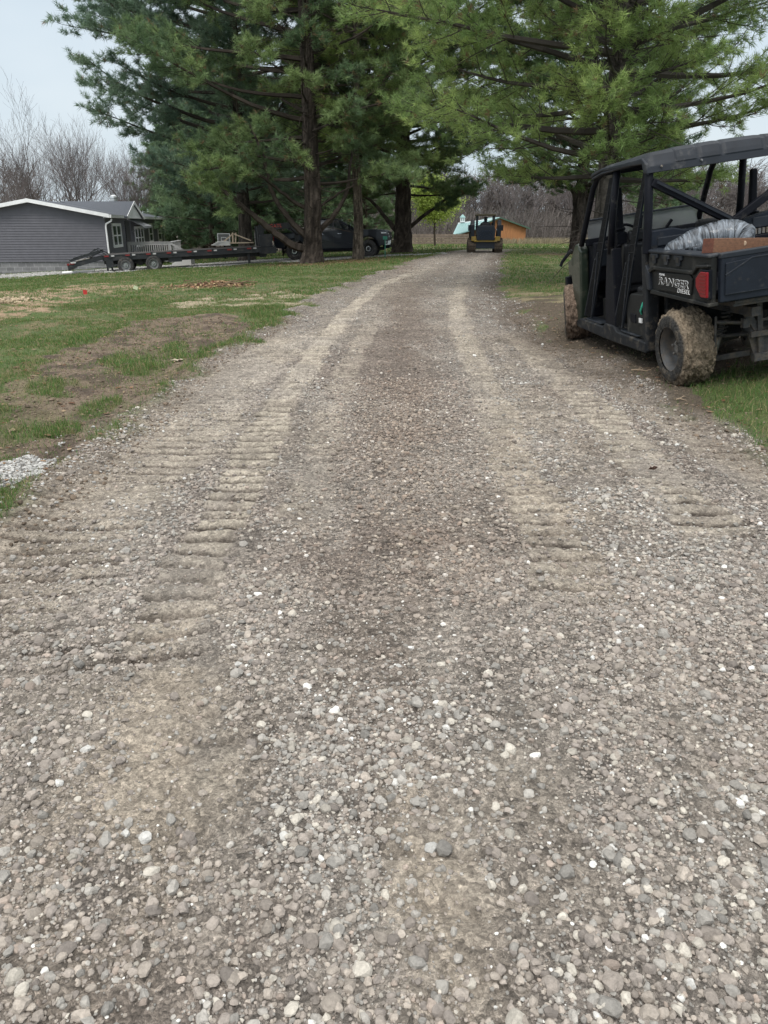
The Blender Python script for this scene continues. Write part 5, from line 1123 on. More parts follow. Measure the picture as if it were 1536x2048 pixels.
    for q in range(7): b.span((xb + .1 + q * .14, ya - .01, .3 - q * .09), (xb + .14 + q * .14, ya + .02, 1.18 - q * .085))
    B(b, 'steps', pg, dk)
# ------------------------------------------------------------ trailer
def tandem_wheel(c, Rr, wd, par, rimm, side=-1):
    b = MB(); b.lathe(c, 'y', [(-wd / 2, Rr * .55), (-wd / 2, Rr * .85), (-wd * .42, Rr * .97), (-wd * .2, Rr), (wd * .2, Rr), (wd * .42, Rr * .97), (wd / 2, Rr * .85), (wd / 2, Rr * .55)], 36)
    for k in range(30):
        a = k / 30 * 2 * math.pi; b.box((c[0] + math.cos(a) * Rr, c[1], c[2] + math.sin(a) * Rr), (.02, wd * .8, .025), rot=(0, -a, 0))
    wh = b.build('wheel', tyre_m, par, smooth=False)
    b = MB(); s = side * wd / 2; b.lathe(c, 'y', [(s * .98, Rr * .62), (s * 1.05, Rr * .60), (s * .95, Rr * .54), (s * .4, Rr * .50), (s * .35, Rr * .34), (s * .75, Rr * .26), (s * .8, Rr * .14), (s * 1.05, Rr * .12), (s * 1.1, 0)], 28); b.build('rim', rimm, wh, smooth=False)
    b = MB(); b.lathe(c, 'y', [(s * .70, Rr * .29), (s * .78, Rr * .29), (s * .78, Rr * .15), (s * .70, Rr * .15)], 20)
    for k in range(8): a = k / 8 * 2 * math.pi; b.lathe((c[0] + math.cos(a) * Rr * .22, c[1], c[2] + math.sin(a) * Rr * .22), 'y', [(s * .75, .016), (s * .95, .014), (s * .97, 0)], 6)
    b.build('lug_ring', chrome, wh); return wh
def build_trailer():
    pr = mat('black_trailer_paint', (.018, .020, .024), .4, noise=.2, dirt=(.07, .065, .06), dscale=3, damt=.25); rimm = mat('silver_rim', (.22, .225, .23), .5, metal=.3, dirt=(.12, .11, .10), dscale=8, damt=.3)
    red = mat('red_reflector', (.22, .02, .02), .4); wht = mat('white_reflector', (.5, .5, .5), .4)
    root = empty('gooseneck_trailer', (-11.5, 38.3, -.70), 'long black flatbed gooseneck trailer with folded loading ramps on white gravel', 'trailer'); root.rotation_euler = (0, R(-2.6), R(14))
    B = lambda mb, name, ma, par=None, bev=0: mb.build(name, ma, par or root, bevel=bev)
    x0, x1 = -1.6, 5.6; b = MB()
    for y in (-1.12, 1.12): b.span((x0, y - .03, .60), (x1, y + .03, .83)); b.span((x0, y - .05, .81), (x1, y + .05, .835)); b.span((x0, y - .05, .59), (x1, y + .05, .615))
    for y in (-.5, .5): b.span((x0, y - .05, .42), (x1 + .3, y + .05, .76))
    x = x0
    while x < x1: b.span((x, -1.1, .68), (x + .06, 1.1, .78)); x += .41
    fr = B(b, 'frame', pr)
    b = MB(); n = 14
    for k in range(n): ya = -1.07 + k * 2.14 / n; b.span((x0, ya + .006, .79), (x1, ya + 2.14 / n - .006, .84))
    B(b, 'deck_planks', mat('weathered_planks', (.045, .040, .037), .85, noise=.3, nscale=5, stretch=(1, 12, 12)))
    for s, y in ((-1, -1.185), (1, 1.185)):
        b = MB(); bw = MB(); x = x0 + .1; k = 0
        while x < x1 - .4: b.span((x, y - .004, .76), (x + .22, y + .004, .82)); bw.span((x + .22, y - .004, .76), (x + .44, y + .004, .82)); x += .92
        tp = B(b, 'reflective_tape', red); B(bw, 'white_tape', wht, tp)
        b = MB(); x = x0 + .3
        while x < x1: b.span((x, y - .03, .70), (x + .09, y + .03, .87)); x += .92
        B(b, 'stake_pocket', pr)
    # tandem axles, dual wheels each side
    for x in (-.62, .62):
        for y in (-1.12, 1.12):
            s = -1 if y < 0 else 1
            tandem_wheel((x, y, .350), .36, .26, root, rimm, s)
    b = MB(); b.tube([(-.62, -.95, .35), (-.62, .95, .35)], .06, 8); b.tube([(.62, -.95, .35), (.62, .95, .35)], .06, 8)
    for y in (-.7, .7): b.bar((-1.1, y, .42), (1.1, y, .42), .06, .05); b.span((-.1, y - .05, .3), (.1, y + .05, .6))
    B(b, 'axles', steel_mud)
    b = MB(); b.span((1.3, -1.10, .38), (1.9, -1.0, .70)); B(b, 'spare_box', pr)
    b = MB(); b.span((-1.45, -1.18, .30), (-1.15, -1.0, .60)); B(b, 'mudflap', pr)
    # dovetail with ramps folded over
    b = MB()
    for y in (-1.22, -.4, .4, 1.22): b.bar((x0, y, .74), (-3.5, y, .28), .06, .17)
    for q in range(9): t = q / 8; b.span((x0 - t * 1.9 - .02, -1.2, .70 - t * .44), (x0 - t * 1.9 + .05, 1.2, .76 - t * .44))
    b.span((-3.6, -1.25, .12), (-3.48, 1.25, .38)); dv = B(b, 'dovetail', pr)
    for (ya, yb) in ((-1.18, -.08), (.08, 1.18)):
        b = MB()
        for y in (ya, yb): b.bar((-3.45, y, .52), (-1.75, y, 1.0), .05, .10); b.bar((-3.4, y, .34), (-1.75, y, .95), .04, .05)
        for q in range(8): t = q / 7; b.bar((-3.45 + 1.7 * t, ya, .56 + .46 * t), (-3.45 + 1.7 * t, yb, .56 + .46 * t), .05, .05)
        b.bar((-2.4, ya, .80), (-1.9, ya, 1.1), .04, .04); b.bar((-1.9, ya, 1.1), (-1.4, ya, .86), .04, .04)
        rp_ = B(b, 'ramp', pr); b = MB(); b.tube([(-3.1, ya - .06, .50), (-2.3, ya - .06, .68)], .03, 8); B(b, 'ramp_spring', metal_g, rp_)
    for y in (-1.28,):
        b = MB(); b.span((-3.62, y, .34), (-3.5, y + .03, .42)); b.span((-3.45, y, .38), (-3.2, y + .03, .44)); B(b, 'tail_reflector', red); b = MB(); b.span((-3.4, y - .01, .42), (-3.1, y, .48)); B(b, 'tail_tape', wht)
    b = MB(); b.span((-1.5, -.9, .02), (-1.42, -.82, .5)); b.span((-1.3, -.9, .02), (-1.22, -.82, .5)); B(b, 'support_leg', pr)
    # uprights, neck and coupler
    b = MB()
    for y in (-.55, .55): b.span((5.55, y - .09, .35), (5.85, y + .09, 1.75)); b.bar((5.75, y, 1.68), (7.2, y, 1.72), .12, .26); b.bar((7.1, y, 1.72), (7.6, y * .3, 1.35), .12, .22); b.bar((5.9, y, .7), (6.5, y, 1.62), .05, .05)
    b.span((5.5, -.9, .50), (6.35, .9, .80)); b.span((5.6, -.5, 1.3), (5.75, .5, 1.72)); b.span((7.4, -.1, .95), (7.6, .1, 1.5)); nk = B(b, 'gooseneck', pr)
    b = MB(); b.span((5.60, -.85, .80), (6.2, .85, 1.36)); B(b, 'tool_box', pr, nk, .02)
    b = MB()
    for z in (.75, .95, 1.15, 1.35): b.tube([(5.40, -.8, z), (5.40, -.62, z)], .014, 6)
    for y in (-.8, -.62): b.tube([(5.40, y, .65), (5.40, y, 1.45)], .014, 6)
    B(b, 'ladder', metal_g, nk)
    mt = Matrix.Translation((6.45, -.62, 1.72)) @ Matrix.Rotation(R(90), 4, 'X'); text_mesh('GATL', .22, mat('red_decal', (.5, .08, .06), .5), 'lettering', nk, mt, extrude=.003)
    for ch in root.children:
        if ch.type == 'MESH':
            for v in ch.data.vertices:
                if v.co.x < -1.6: t = -1.6 - v.co.x; v.co.x = -1.6 - t * .76; v.co.z += .10 * min(t, 1.5)
    for ch in root.children_recursive:
        if ch.name.startswith('ramp_spring'):
            for v in ch.data.vertices: t = -1.6 - v.co.x; v.co.x = -1.6 - t * .76; v.co.z += .10 * min(t, 1.5)
    b = MB(); b.tube([(5.0, -1.0, .1), (5.0, -1.0, .62)], .06, 8); b.span((4.9, -1.1, .02), (5.1, -.9, .06)); B(b, 'landing_leg', pr)
# ------------------------------------------------------------ pickup
def build_truck():
    paint = mat('black_car_paint', (.004, .007, .014), .34, coat=.35); gl = mat('car_glass', (.012, .016, .02), .05, spec=.8); rimm = mat('dark_rim', (.05, .05, .05), .4, metal=.5)
    zr, zf = -.30, -.17
    root = empty('pickup_truck', (-2.55, 41.7, -.25), 'black lifted crew-cab pickup truck parked under the pines, facing right', 'pickup truck'); root.rotation_euler = (0, R(-2.0), R(-5))
    B = lambda mb, name, ma, par=None, bev=0, sm=False: mb.build(name, ma, par or root, bevel=bev, smooth=sm)
    def arch(cx, r_, n=9): return [(cx + r_ * math.cos(math.pi - math.pi * i / n), .50 + r_ * .98 * math.sin(math.pi * i / n)) for i in range(n + 1)]
    low = [(-2.85, .62)] + [(-2.4, .55)] + arch(-1.87, .50) + [(-1.3, .50), (1.3, .50)] + arch(1.88, .50) + [(2.5, .55), (2.86, .62), (2.92, .80), (2.90, 1.12), (2.72, 1.27), (2.1, 1.335), (1.15, 1.36), (1.05, 1.38), (-.72, 1.30), (-.74, 1.28), (-.76, 1.0), (-2.87, 1.0)]
    b = MB(); b.prism(low, 'y', -.97, .97); bd = B(b, 'body', paint, None, .035)
    for s in (-1, 1):
        b = MB(); b.prism([(-2.88, .9), (-.78, .9), (-.78, 1.30), (-2.88, 1.28)], 'y', s * .99, s * .90); bs = B(b, 'bed_side', paint, None, .02)
        b = MB(); b.prism([(-2.88, 1.285), (-.78, 1.305), (-.78, 1.33), (-2.88, 1.31)], 'y', s * 1.0, s * .89); B(b, 'bed_cap', black_pl, bs)
    b = MB(); b.span((-2.90, -.9, .72), (-2.84, .9, 1.28)); B(b, 'tailgate', paint, None, .01)
    # cab
    def ring(z, xa, xb, hw): return [(xa, -hw, z), (xb, -hw, z), (xb, hw, z), (xa, hw, z)]
    b = MB(); b.add(ring(1.28, -.74, 1.30, .95) + ring(1.86, -.60, .40, .76) + ring(1.91, -.45, .22, .68), [(0, 1, 5, 4), (1, 2, 6, 5), (2, 3, 7, 6), (3, 0, 4, 7), (4, 5, 9, 8), (5, 6, 10, 9), (6, 7, 11, 10), (7, 4, 8, 11), (8, 9, 10, 11)]); cb = B(b, 'cab', paint, None, .03)
    def q(x, z): # point on side glass plane
        t = (z - 1.28) / .58; return .95 - .19 * t
    for s in (-1, 1):
        for pts in ([(-.62, 1.38), (.10, 1.38), (.10, 1.78), (-.52, 1.78)], [(.20, 1.38), (1.02, 1.38), (.42, 1.78), (.20, 1.78)]):
            b = MB(); vs = [(x, s * (q(x, z) + .004), z) for x, z in pts] + [(x, s * (q(x, z) + .012), z) for x, z in pts]; b.add(vs, [(0, 1, 2, 3), (7, 6, 5, 4), (0, 4, 5, 1), (1, 5, 6, 2), (2, 6, 7, 3), (3, 7, 4, 0)]); B(b, 'window', gl, cb)
        for x in (-.55, .35):
            b = MB(); b.tube([(x, s * .975, 1.18), (x + .03, s * 1.01, 1.185), (x + .17, s * 1.01, 1.19), (x + .2, s * .975, 1.19)], .014, 6); B(b, 'door_handle', chrome, cb)
        b = MB()
        for x in (-.70, .15, 1.12): b.box((x, s * .973, .95), (.012, .01, .75))
        B(b, 'door_seam', letter_k, bd)
        b = MB(); b.box((.98, s * 1.08, 1.46), (.10, .2, .24)); mr_ = B(b, 'side_mirror', black_pl, None, .03); b = MB(); b.box((.925, s * 1.09, 1.46), (.01, .16, .19)); B(b, 'mirror_glass', chrome, mr_)
        b = MB(); pts = [(1.88 + r_ * math.cos(a), .50 + r_ * math.sin(a)) for r_, rng_ in ((.56, range(0, 13)), (.49, range(12, -1, -1))) for a in [math.pi * k / 12 for k in rng_]]; b.prism(pts, 'y', s * .96, s * 1.02); B(b, 'wheel_flare', black_pl, bd, .008)
        b = MB(); b.prism([(x - 3.75, z) for x, z in pts], 'y', s * .98, s * 1.03); B(b, 'wheel_flare', black_pl, bd, .008)
        b = MB(); b.span((-.7, s * .93, .42), (1.2, s * 1.02, .50)); B(b, 'running_board', black_pl, bd, .01)
        b = MB(); b.span((-2.5, s * .72, .22), (-2.47, s * .97, .62)); B(b, 'mudflap', black_pl)
        # front lamps
        b = MB(); b.prism([(2.50, 1.12), (2.90, 1.05), (2.905, 1.16), (2.52, 1.25)], 'y', s * .985, s * .62); hl = B(b, 'headlight', mat('lamp_housing', (.05, .05, .055), .1, coat=1), None, .01)
        b = MB(); b.span((2.86, s * .95, 1.07), (2.925, s * .70, 1.13)); b.span((2.55, s * .98, 1.13), (2.80, s * .995, 1.17)); b.span((2.88, s * .85, .93), (2.94, s * .72, 1.0)); B(b, 'lamp_lens', mat('lamp_glass', (.7, .72, .75), .1, coat=1), hl)
        b = MB(); b.span((-2.9, s * .985, .95), (-2.78, s * .85, 1.2)); B(b, 'taillight', taillens)
        for x in (-1.87, 1.88): tandem_wheel((x, s * .86, .43), .43, .30, root, rimm, s)
    vs = [(1.27, -.86, 1.36), (1.27, .86, 1.36), (.44, .72, 1.83), (.44, -.72, 1.83)]; b = MB(); b.add(vs + [(x + .02, y, z + .02) for x, y, z in vs], [(0, 1, 2, 3), (7, 6, 5, 4), (0, 4, 5, 1), (3, 2, 6, 7), (0, 3, 7, 4), (1, 5, 6, 2)]); B(b, 'windshield', gl, cb)
    b = MB(); b.span((2.88, -.62, .82), (2.93, .62, 1.14)); gr = B(b, 'grille', black_pl, None, .01)
    b = MB(); b.span((2.93, -.70, .985), (2.945, .70, 1.01)); b.span((2.93, -.6, .88), (2.94, .6, .895)); b.span((2.93, -.6, 1.08), (2.94, .6, 1.095)); B(b, 'grille_bar', chrome, gr)
    b = MB(); b.prism([(2.72, .56), (2.98, .58), (3.02, .66), (3.02, .78), (2.70, .80)], 'y', -.97, .97); B(b, 'front_bumper', chrome, None, .02)
    b = MB(); b.prism([(2.6, .40), (2.9, .42), (2.95, .58), (2.6, .58)], 'y', -.85, .85); B(b, 'valance', black_pl, None, .01)
    b = MB(); b.span((-3.05, -.95, .58), (-2.86, .95, .74)); b.span((-3.2, -.06, .45), (-2.9, .06, .55)); B(b, 'rear_bumper', chrome, None, .02)
    b = MB(); b.tube([(-.80, -.75, 1.28), (-.80, -.75, 1.78), (-.80, .75, 1.78), (-.80, .75, 1.28)], .03, 8); b.bar((-.80, -.75, 1.6), (-.80, .75, 1.6), .03, .03); B(b, 'headache_rack', black_pl)
    b = MB(); b.span((-2.6, -.4, .32), (2.6, -.3, .48)); b.span((-2.6, .3, .32), (2.6, .4, .48)); b.tube([(-1.87, -.8, .43), (-1.87, .8, .43)], .07, 8); b.tube([(1.88, -.8, .43), (1.88, .8, .43)], .06, 8); B(b, 'chassis', steel_mud)
# ------------------------------------------------------------ compact track loader seen from behind
def build_loader():
    yl = mat('machine_yellow', (.30, .20, .02), .45, noise=.15, nscale=6, dirt=MUD, dscale=6, damt=.4); dk = mat('machine_black', (.012, .018, .03), .4, noise=.2); rub = mat('track_rubber', (.05, .042, .036), .9, noise=.4, nscale=12, dirt=(.13, .10, .075), dscale=8, damt=.7)
    x, y = 5.30, 43.0; root = empty('track_loader', (x, y, float(zbase(x, y)) + .0), 'yellow and black compact track loader driving away along the gravel drive', 'track loader'); root.rotation_euler = (0, 0, R(-4)); root.scale = (.97, .97, .93)
    B = lambda mb, name, ma, par=None, bev=0: mb.build(name, ma, par or root, bevel=bev)
    for s in (-1, 1):
        out_ = [(-.95, .20), (-.80, .02), (.95, .0), (1.15, .25), (1.1, .42), (.6, .62), (-.55, .76), (-.85, .66), (-1.0, .42)]
        b = MB(); b.prism(out_, 'x', s * .50, s * .92)
        P = out_ + [out_[0]]
        for (p, q) in zip(P[:-1], P[1:]):
            L = math.hypot(q[0] - p[0], q[1] - p[1]); n = max(2, int(L / .1))
            for k in range(n):
                t = (k + .5) / n; b.box((s * .71, p[0] + (q[0] - p[0]) * t, p[1] + (q[1] - p[1]) * t), (.42, .045, .045), rot=(math.atan2(q[1] - p[1], q[0] - p[0]), 0, 0))
        B(b, 'track', rub)
        # loader arm tower and lift arm
        b = MB(); b.prism([(-.95, .8), (-.55, .8), (-.45, 1.65), (-.8, 1.72), (-1.0, 1.45)], 'x', s * .60, s * .80); arm = B(b, 'arm_tower', dk, None, .02)
        b = MB(); b.bar((s * .74, -.7, 1.62), (s * .74, 1.1, 1.25), .12, .2); b.bar((s * .74, 1.1, 1.25), (s * .74, 1.6, .5), .12, .16); B(b, 'lift_arm', dk, arm, .01)
        b = MB(); b.tube([(s * .70, -.6, .95), (s * .70, .6, 1.2)], .05, 8); B(b, 'hydraulic_ram', chrome, arm)
        b = MB(); b.span((s * .50, -1.06, .62), (s * .76, -.98, .86)); B(b, 'rear_corner', yl, None, .03)
        b = MB(); b.box((s * .86, -.55, 1.30), (.14, .06, .3)); B(b, 'work_light_bracket', dk)
    b = MB(); b.span((-.52, -.9, .30), (.52, .9, .72)); b.span((-.62, -1.08, .58), (.62, -.9, .66)); B(b, 'chassis', yl, None, .02)
    b = MB(); b.span((-.5, -.95, .22), (.5, -.85, .56)); B(b, 'belly_plate', dk)
    b = MB(); b.prism([(-.46, .66), (.46, .66), (.50, 1.22), (.42, 1.42), (-.42, 1.42), (-.50, 1.22)], 'y', -1.12, -.45); hd = B(b, 'engine_cover', dk, None, .03)
    b = MB(); b.prism([(-.36, .74), (.36, .74), (.38, 1.18), (-.38, 1.18)], 'y', -1.135, -1.12)
    for k in range(8): b.span((-.33, -1.15, .80 + k * .045), (.33, -1.135, .815 + k * .045))
    B(b, 'grille', mat('loader_grille', (.008, .016, .035), .3), hd, .0)
    b = MB(); b.span((-.10, -1.10, 1.26), (.10, -1.125, 1.36)); b.tube([(.30, -.8, 1.40), (.30, -.8, 1.55)], .035, 8); B(b, 'exhaust', dk, hd)
    b = MB()
    for (px_, py_) in ((-.45, -.55), (.45, -.55), (-.45, .65), (.45, .65)): b.bar((px_, py_, 1.2), (px_ * .98, py_, 1.95), .07, .07)
    b.span((-.46, .62, .7), (.46, .68, 1.0)); b.span((-.48, -.55, .9), (-.44, .6, 1.2)); b.span((.44, -.55, .9), (.48, .6, 1.2)); cb = B(b, 'cab_frame', dk, None, .01)
    b = MB(); b.prism([(-.55, 1.93), (.55, 1.93), (.50, 2.02), (-.50, 2.02)], 'y', -.66, .78); B(b, 'cab_roof', mat('dusty_roof_paint', (.10, .085, .05), .6), cb, .02)
    b = MB(); b.box((0, -.25, 1.02), (.5, .5, .14)); b.box((0, -.48, 1.32), (.46, .1, .5)); B(b, 'seat', seat_m, cb, .03)
    b = MB(); b.span((-.62, 1.5, .15), (.62, 1.9, .5)); B(b, 'bucket', dk)
    b = MB(); b.box((.62, -.9, 1.35), (.05, .05, .16)); B(b, 'beacon', taillens)
    # driver
    me = bpy.data.meshes.new('person'); pts = [((0, -.22, 1.12), .17), ((0, -.22, 1.35), .19), ((0, -.21, 1.53), .17), ((0, -.20, 1.63), .07), ((0, -.18, 1.72), .105), ((0, -.18, 1.80), .095),
        ((-.21, -.20, 1.54), .07), ((-.28, -.05, 1.33), .055), ((-.24, .18, 1.26), .045), ((.21, -.20, 1.54), .07), ((.28, -.05, 1.33), .055), ((.24, .18, 1.26), .045), ((-.10, 0, 1.13), .09), ((-.13, .3, 1.12), .075), ((-.13, .42, .85), .055), ((.10, 0, 1.13), .09), ((.13, .3, 1.12), .075), ((.13, .42, .85), .055)]
    ed = [(0, 1), (1, 2), (2, 3), (3, 4), (4, 5), (2, 6), (6, 7), (7, 8), (2, 9), (9, 10), (10, 11), (0, 12), (12, 13), (13, 14), (0, 15), (15, 16), (16, 17)]
    me.from_pydata([p for p, r_ in pts], ed, []); po = bpy.data.objects.new('person', me); COL.objects.link(po); sk = po.modifiers.new('skin', 'SKIN')
    for i, (p, r_) in enumerate(pts): me.skin_vertices[0].data[i].radius = (r_, r_ * .75)
    me.skin_vertices[0].data[0].use_root = True; ss_ = po.modifiers.new('sub', 'SUBSURF'); ss_.levels = 1; ss_.render_levels = 2
    me.materials.append(mat('dark_jacket', (.03, .032, .04), .8)); po.matrix_world = Matrix.Translation(root.location) @ Matrix.Rotation(R(-4), 4, 'Z') @ Matrix.Diagonal((.97, .97, .93, 1))
    setp(po, 'person in a dark jacket and cap driving the track loader, back to camera', 'person')
    b = MB(); b.lathe((0, -.18, 1.78), 'z', [(0, .115), (.05, .112), (.09, .08), (.105, 0)], 14); b.box((0, -.06, 1.79), (.15, .14, .012)); b.build('cap', mat('cap_cloth', (.05, .05, .055), .9), po)
# ------------------------------------------------------------ barn, fence and the small things
def build_barn():
    wd = mat('orange_barn_boards', (.36, .165, .065), .75, noise=.35, nscale=2.5, stretch=(5, 5, .4)); teal = mat('teal_metal_roof', (.20, .34, .335), .35, noise=.1); trim = mat('green_trim', (.05, .10, .07), .5)
    y0 = 108.0; zb = float(zbase(15, 110)) - .1; root = empty('barn', (0, 0, 0), 'orange board barn with teal metal roof and small white cupola', 'barn')
    B = lambda mb, name, ma, par=None, bev=0: mb.build(name, ma, par or root, bevel=bev)
    xp, xr, xl = atY(1000, 437, y0)[0], atY(1052, 455, y0)[0], atY(948, 455, y0)[0]; zp = atY(1000, 437, y0)[2]; ze = atY(1052, 456, y0)[2]
    b = MB(); b.prism([(xl, zb), (xr, zb), (xr, ze), (xp, zp), (xl, ze)], 'y', y0, y0 + 14)
    x = xl
    while x < xr - .1:
        h = zp - (zp - ze) * abs(x - xp) / (xr - xp); b.span((x, y0 - .03, zb), (x + .035, y0, h - .03)); x += .32
    B(b, 'wall', wd)
    for s, xe in ((-1, xl), (1, xr)):
        xe2 = xe + s * .5; ze2 = ze - .5 * (zp - ze) / (xr - xp); b = MB(); b.add([(xp, y0 - .5, zp + .05), (xe2, y0 - .5, ze2 + .05), (xe2, y0 + 14.5, ze2 + .05), (xp, y0 + 14.5, zp + .05), (xp, y0 - .5, zp + .17), (xe2, y0 - .5, ze2 + .17), (xe2, y0 + 14.5, ze2 + .17), (xp, y0 + 14.5, zp + .17)], [(0, 1, 2, 3), (7, 6, 5, 4), (0, 4, 5, 1), (1, 5, 6, 2)]); rf = B(b, 'roof', teal)
        b = MB(); b.add([(xp, y0 - .52, zp), (xe2, y0 - .52, ze2), (xe2, y0 - .52, ze2 + .17), (xp, y0 - .52, zp + .17)], [(0, 1, 2, 3)]); B(b, 'roof_trim', trim, rf)
    # lean-to wing on the left whose roof slopes toward the drive
    a0 = atY(905, 470, y0 - 4); a1 = atY(968, 453, y0 - 1.5); r0 = atY(916, 447, y0 + 4); r1 = atY(1000, 437, y0 + 4)
    b = MB(); vs = [a0, a1, r1, r0]; b.add(vs + [(v[0], v[1], v[2] - .12) for v in vs], [(0, 1, 2, 3), (7, 6, 5, 4), (0, 4, 5, 1), (1, 5, 6, 2), (3, 2, 6, 7), (0, 3, 7, 4)])
    for k in range(1, 14):
        t = k / 14; p = [a0[i] + (a1[i] - a0[i]) * t for i in range(3)]; q = [r0[i] + (r1[i] - r0[i]) * t for i in range(3)]; p[2] += .03; q[2] += .03; b.bar(p, q, .05, .04)
    lf = B(b, 'lean_to_roof', teal); b = MB(); b.bar(r0, r1, .25, .2); B(b, 'ridge_cap', white_m, lf)
    b = MB(); b.prism([(a0[0] + .4, zb), (xl + .2, zb), (xl + .2, a1[2] - .3), (a0[0] + .4, a0[2] - .2)], 'y', y0 - 1.2, y0 - 1.0); B(b, 'lean_to_wall', mat('dark_boards', (.16, .085, .05), .8, noise=.3, nscale=3))
    c = atY(925, 441, y0 + 4); b = MB(); b.box((c[0], c[1], c[2] + .1), (.6, .6, .6)); cu = B(b, 'cupola', white_m); b = MB(); b.box((c[0], c[1], c[2] + .58), (.8, .8, .4), taper=(.1, .1)); B(b, 'cupola_roof', teal, cu)
    b = MB()
    for s in (-.14, .14): b.box((c[0] + s, c[1] - .31, c[2] + .12), (.18, .03, .35))
    B(b, 'louvre', mat('louvre', (.25, .3, .3), .6), cu)
    # board fence
    fr = empty('board_fence', (0, 0, 0), 'weathered board fence running left from the barn behind the round tree', 'fence'); fm = mat('weathered_boards', (.17, .135, .11), .85, noise=.3, nscale=3)
    xa, xb, yf = atY(815, 480, 97)[0], atY(936, 480, 97)[0], 97.; zg = float(zbase(8, 97)) ; n = 16
    for k in range(n + 1): x = xa + (xb - xa) * k / n; b = MB(); b.box((x, yf, zg + .55), (.14, .14, 1.3)); b.build('post', fm, fr)
    for z in (.2, .5, .8, 1.05): b = MB(); b.box(((xa + xb) / 2, yf - .09, zg + z), (xb - xa, .04, .2)); b.build('rail', fm, fr)
def place(px_, py_, Y=None):
    """point where a photo pixel meets the ground"""
    x, y = gp(px_, py_)
    for _ in range(25): z = float(zbase(x, y)); x, y = gp(px_, py_, z)
    return x, y, float(zfull(np.array([x]), np.array([y]))[0])
def build_small():
    rng = random.Random(4)
    x, y, z = place(167, 592); b = MB(); z -= .27; b.tube([(x, y, z + .2), (x, y, z + .42)], .003, 5); o = b.build('marker_flag', metal_g); b = MB(); b.add([(x, y, z + .33), (x + .045, y - .02, z + .32), (x + .09, y, z + .33), (x + .09, y + .01, z + .415), (x + .045, y - .02, z + .425), (x, y, z + .42)] + [(x, y + .003, z + .33), (x + .045, y - .017, z + .32), (x + .09, y + .003, z + .33), (x + .09, y + .013, z + .415), (x + .045, y - .017, z + .425), (x, y + .003, z + .42)], [(0, 1, 4, 5), (1, 2, 3, 4), (11, 10, 7, 6), (10, 9, 8, 7)]); b.build('flag', mat('red_vinyl', (.45, .03, .025), .6), o)
    setp(o, 'small red survey flag on a wire stake in the lawn', 'marker flag')
    x, y, z = place(272, 583); b = MB(); z -= .08; b.tube([(x, y, z - .03), (x, y, z + .2)], .004, 5); o = b.build('plant_tag', metal_g); b = MB(); b.box((x, y, z + .15), (.10, .02, .08), rot=(0, .4, .3)); b.build('tag_card', mat('pale_card', (.55, .62, .40), .6), o); setp(o, 'pale green card tag on a short stake in the lawn', 'plant tag')
    # brush and bark heap
    x, y, z = place(440, 573); rg = np.random.default_rng(3); S0 = []; S1 = []; A = []
    V0 = []; n = 900; px_ = rg.normal(size=n) * .42 * 1.5; py_ = rg.normal(size=n) * .45; hz = .16 * np.exp(-(px_ / .75) ** 2 - (py_ / .5) ** 2) * rg.random(n)
    wv, wf, nv = scatter_shapes(rg, np.stack([x + px_, y + py_, z + hz], 1), rg.uniform(.02, .06, n), 1, rough=.5, flat=(.2, .5))
    cc = np.array([(.30, .20, .12), (.17, .10, .065), (.42, .31, .17), (.20, .09, .05)])[rg.integers(0, 4, n)] * rg.uniform(.6, 1.2, n)[:, None]
    o = npmesh('brush_heap', wv, wf, attr_mat('bark_chips', noise=.2), attrs={'tint': np.repeat(cc, nv, 0)}); setp(o, 'low heap of bark chips and broken sticks on the lawn', 'brush heap')
    for k in range(26):
        a = rg.uniform(-1, 1); p = np.array([x + rg.normal() * .5, y + rg.normal() * .3, z + rg.uniform(.03, .16)]); d = np.array([math.cos(a), math.sin(a), rg.uniform(-.1, .3)]) * rg.uniform(.15, .55); S0.append(p); S1.append(p + d); A.append(rg.uniform(.006, .02))
    V, F = segs_mesh(S0, S1, A, np.array(A) * .6, 6); npmesh('sticks', V, F, twig_m, o, {'tint': np.tile((.19, .14, .09), (len(V), 1))})
    x, y, z = place(25, 603); n = 200; P = np.stack([x + rg.normal(size=n) * .26, y + rg.normal(size=n) * .3, np.full(n, z) + rg.random(n) * .06], 1); V, F, nv = scatter_shapes(rg, P, rg.uniform(.015, .05, n), 1, rough=.4)
    o = npmesh('rubble_heap', V, F, attr_mat('rubble', noise=.2), attrs={'tint': np.repeat(np.array((.36, .29, .2)) * rg.uniform(.5, 1.4, n)[:, None], nv, 0)}); setp(o, 'small heap of tan rubble stones on bare red soil', 'rubble heap')
    # steel fence post by the pickup's bumper
    x, y = .05, 37.3; z = float(zbase(x, y)); b = MB(); b.span((x - .02, y - .004, z - .1), (x + .02, y + .004, z + .95)); b.span((x - .004, y - .03, z - .1), (x + .004, y, z + .95)); b.box((x, y - .02, z + .88), (.2, .02, .14)); o = b.build('fence_post', mat('green_steel', (.03, .20, .14), .5)); setp(o, 'green steel fence post standing by the pickup bumper', 'fence post')
    # white pipe on the gravel by the ramps
    x0, y0 = atY(124, 540, 37.2)[:2]; x1, y1 = atY(188, 537, 37.6)[:2]; z0 = float(zbase(x0, y0)) + .06; z1 = float(zbase(x1, y1)) + .07; b = MB(); b.tube([(x0, y0, z0), (x1, y1, z1)], .055, 12, cap=False); b.tube([(x1 - .15, y1 - .01, z1), (x1, y1, z1)], .065, 12); o = b.build('plastic_pipe', white_m); setp(o, 'white plastic pipe lying on gravel below the trailer ramps', 'pipe')
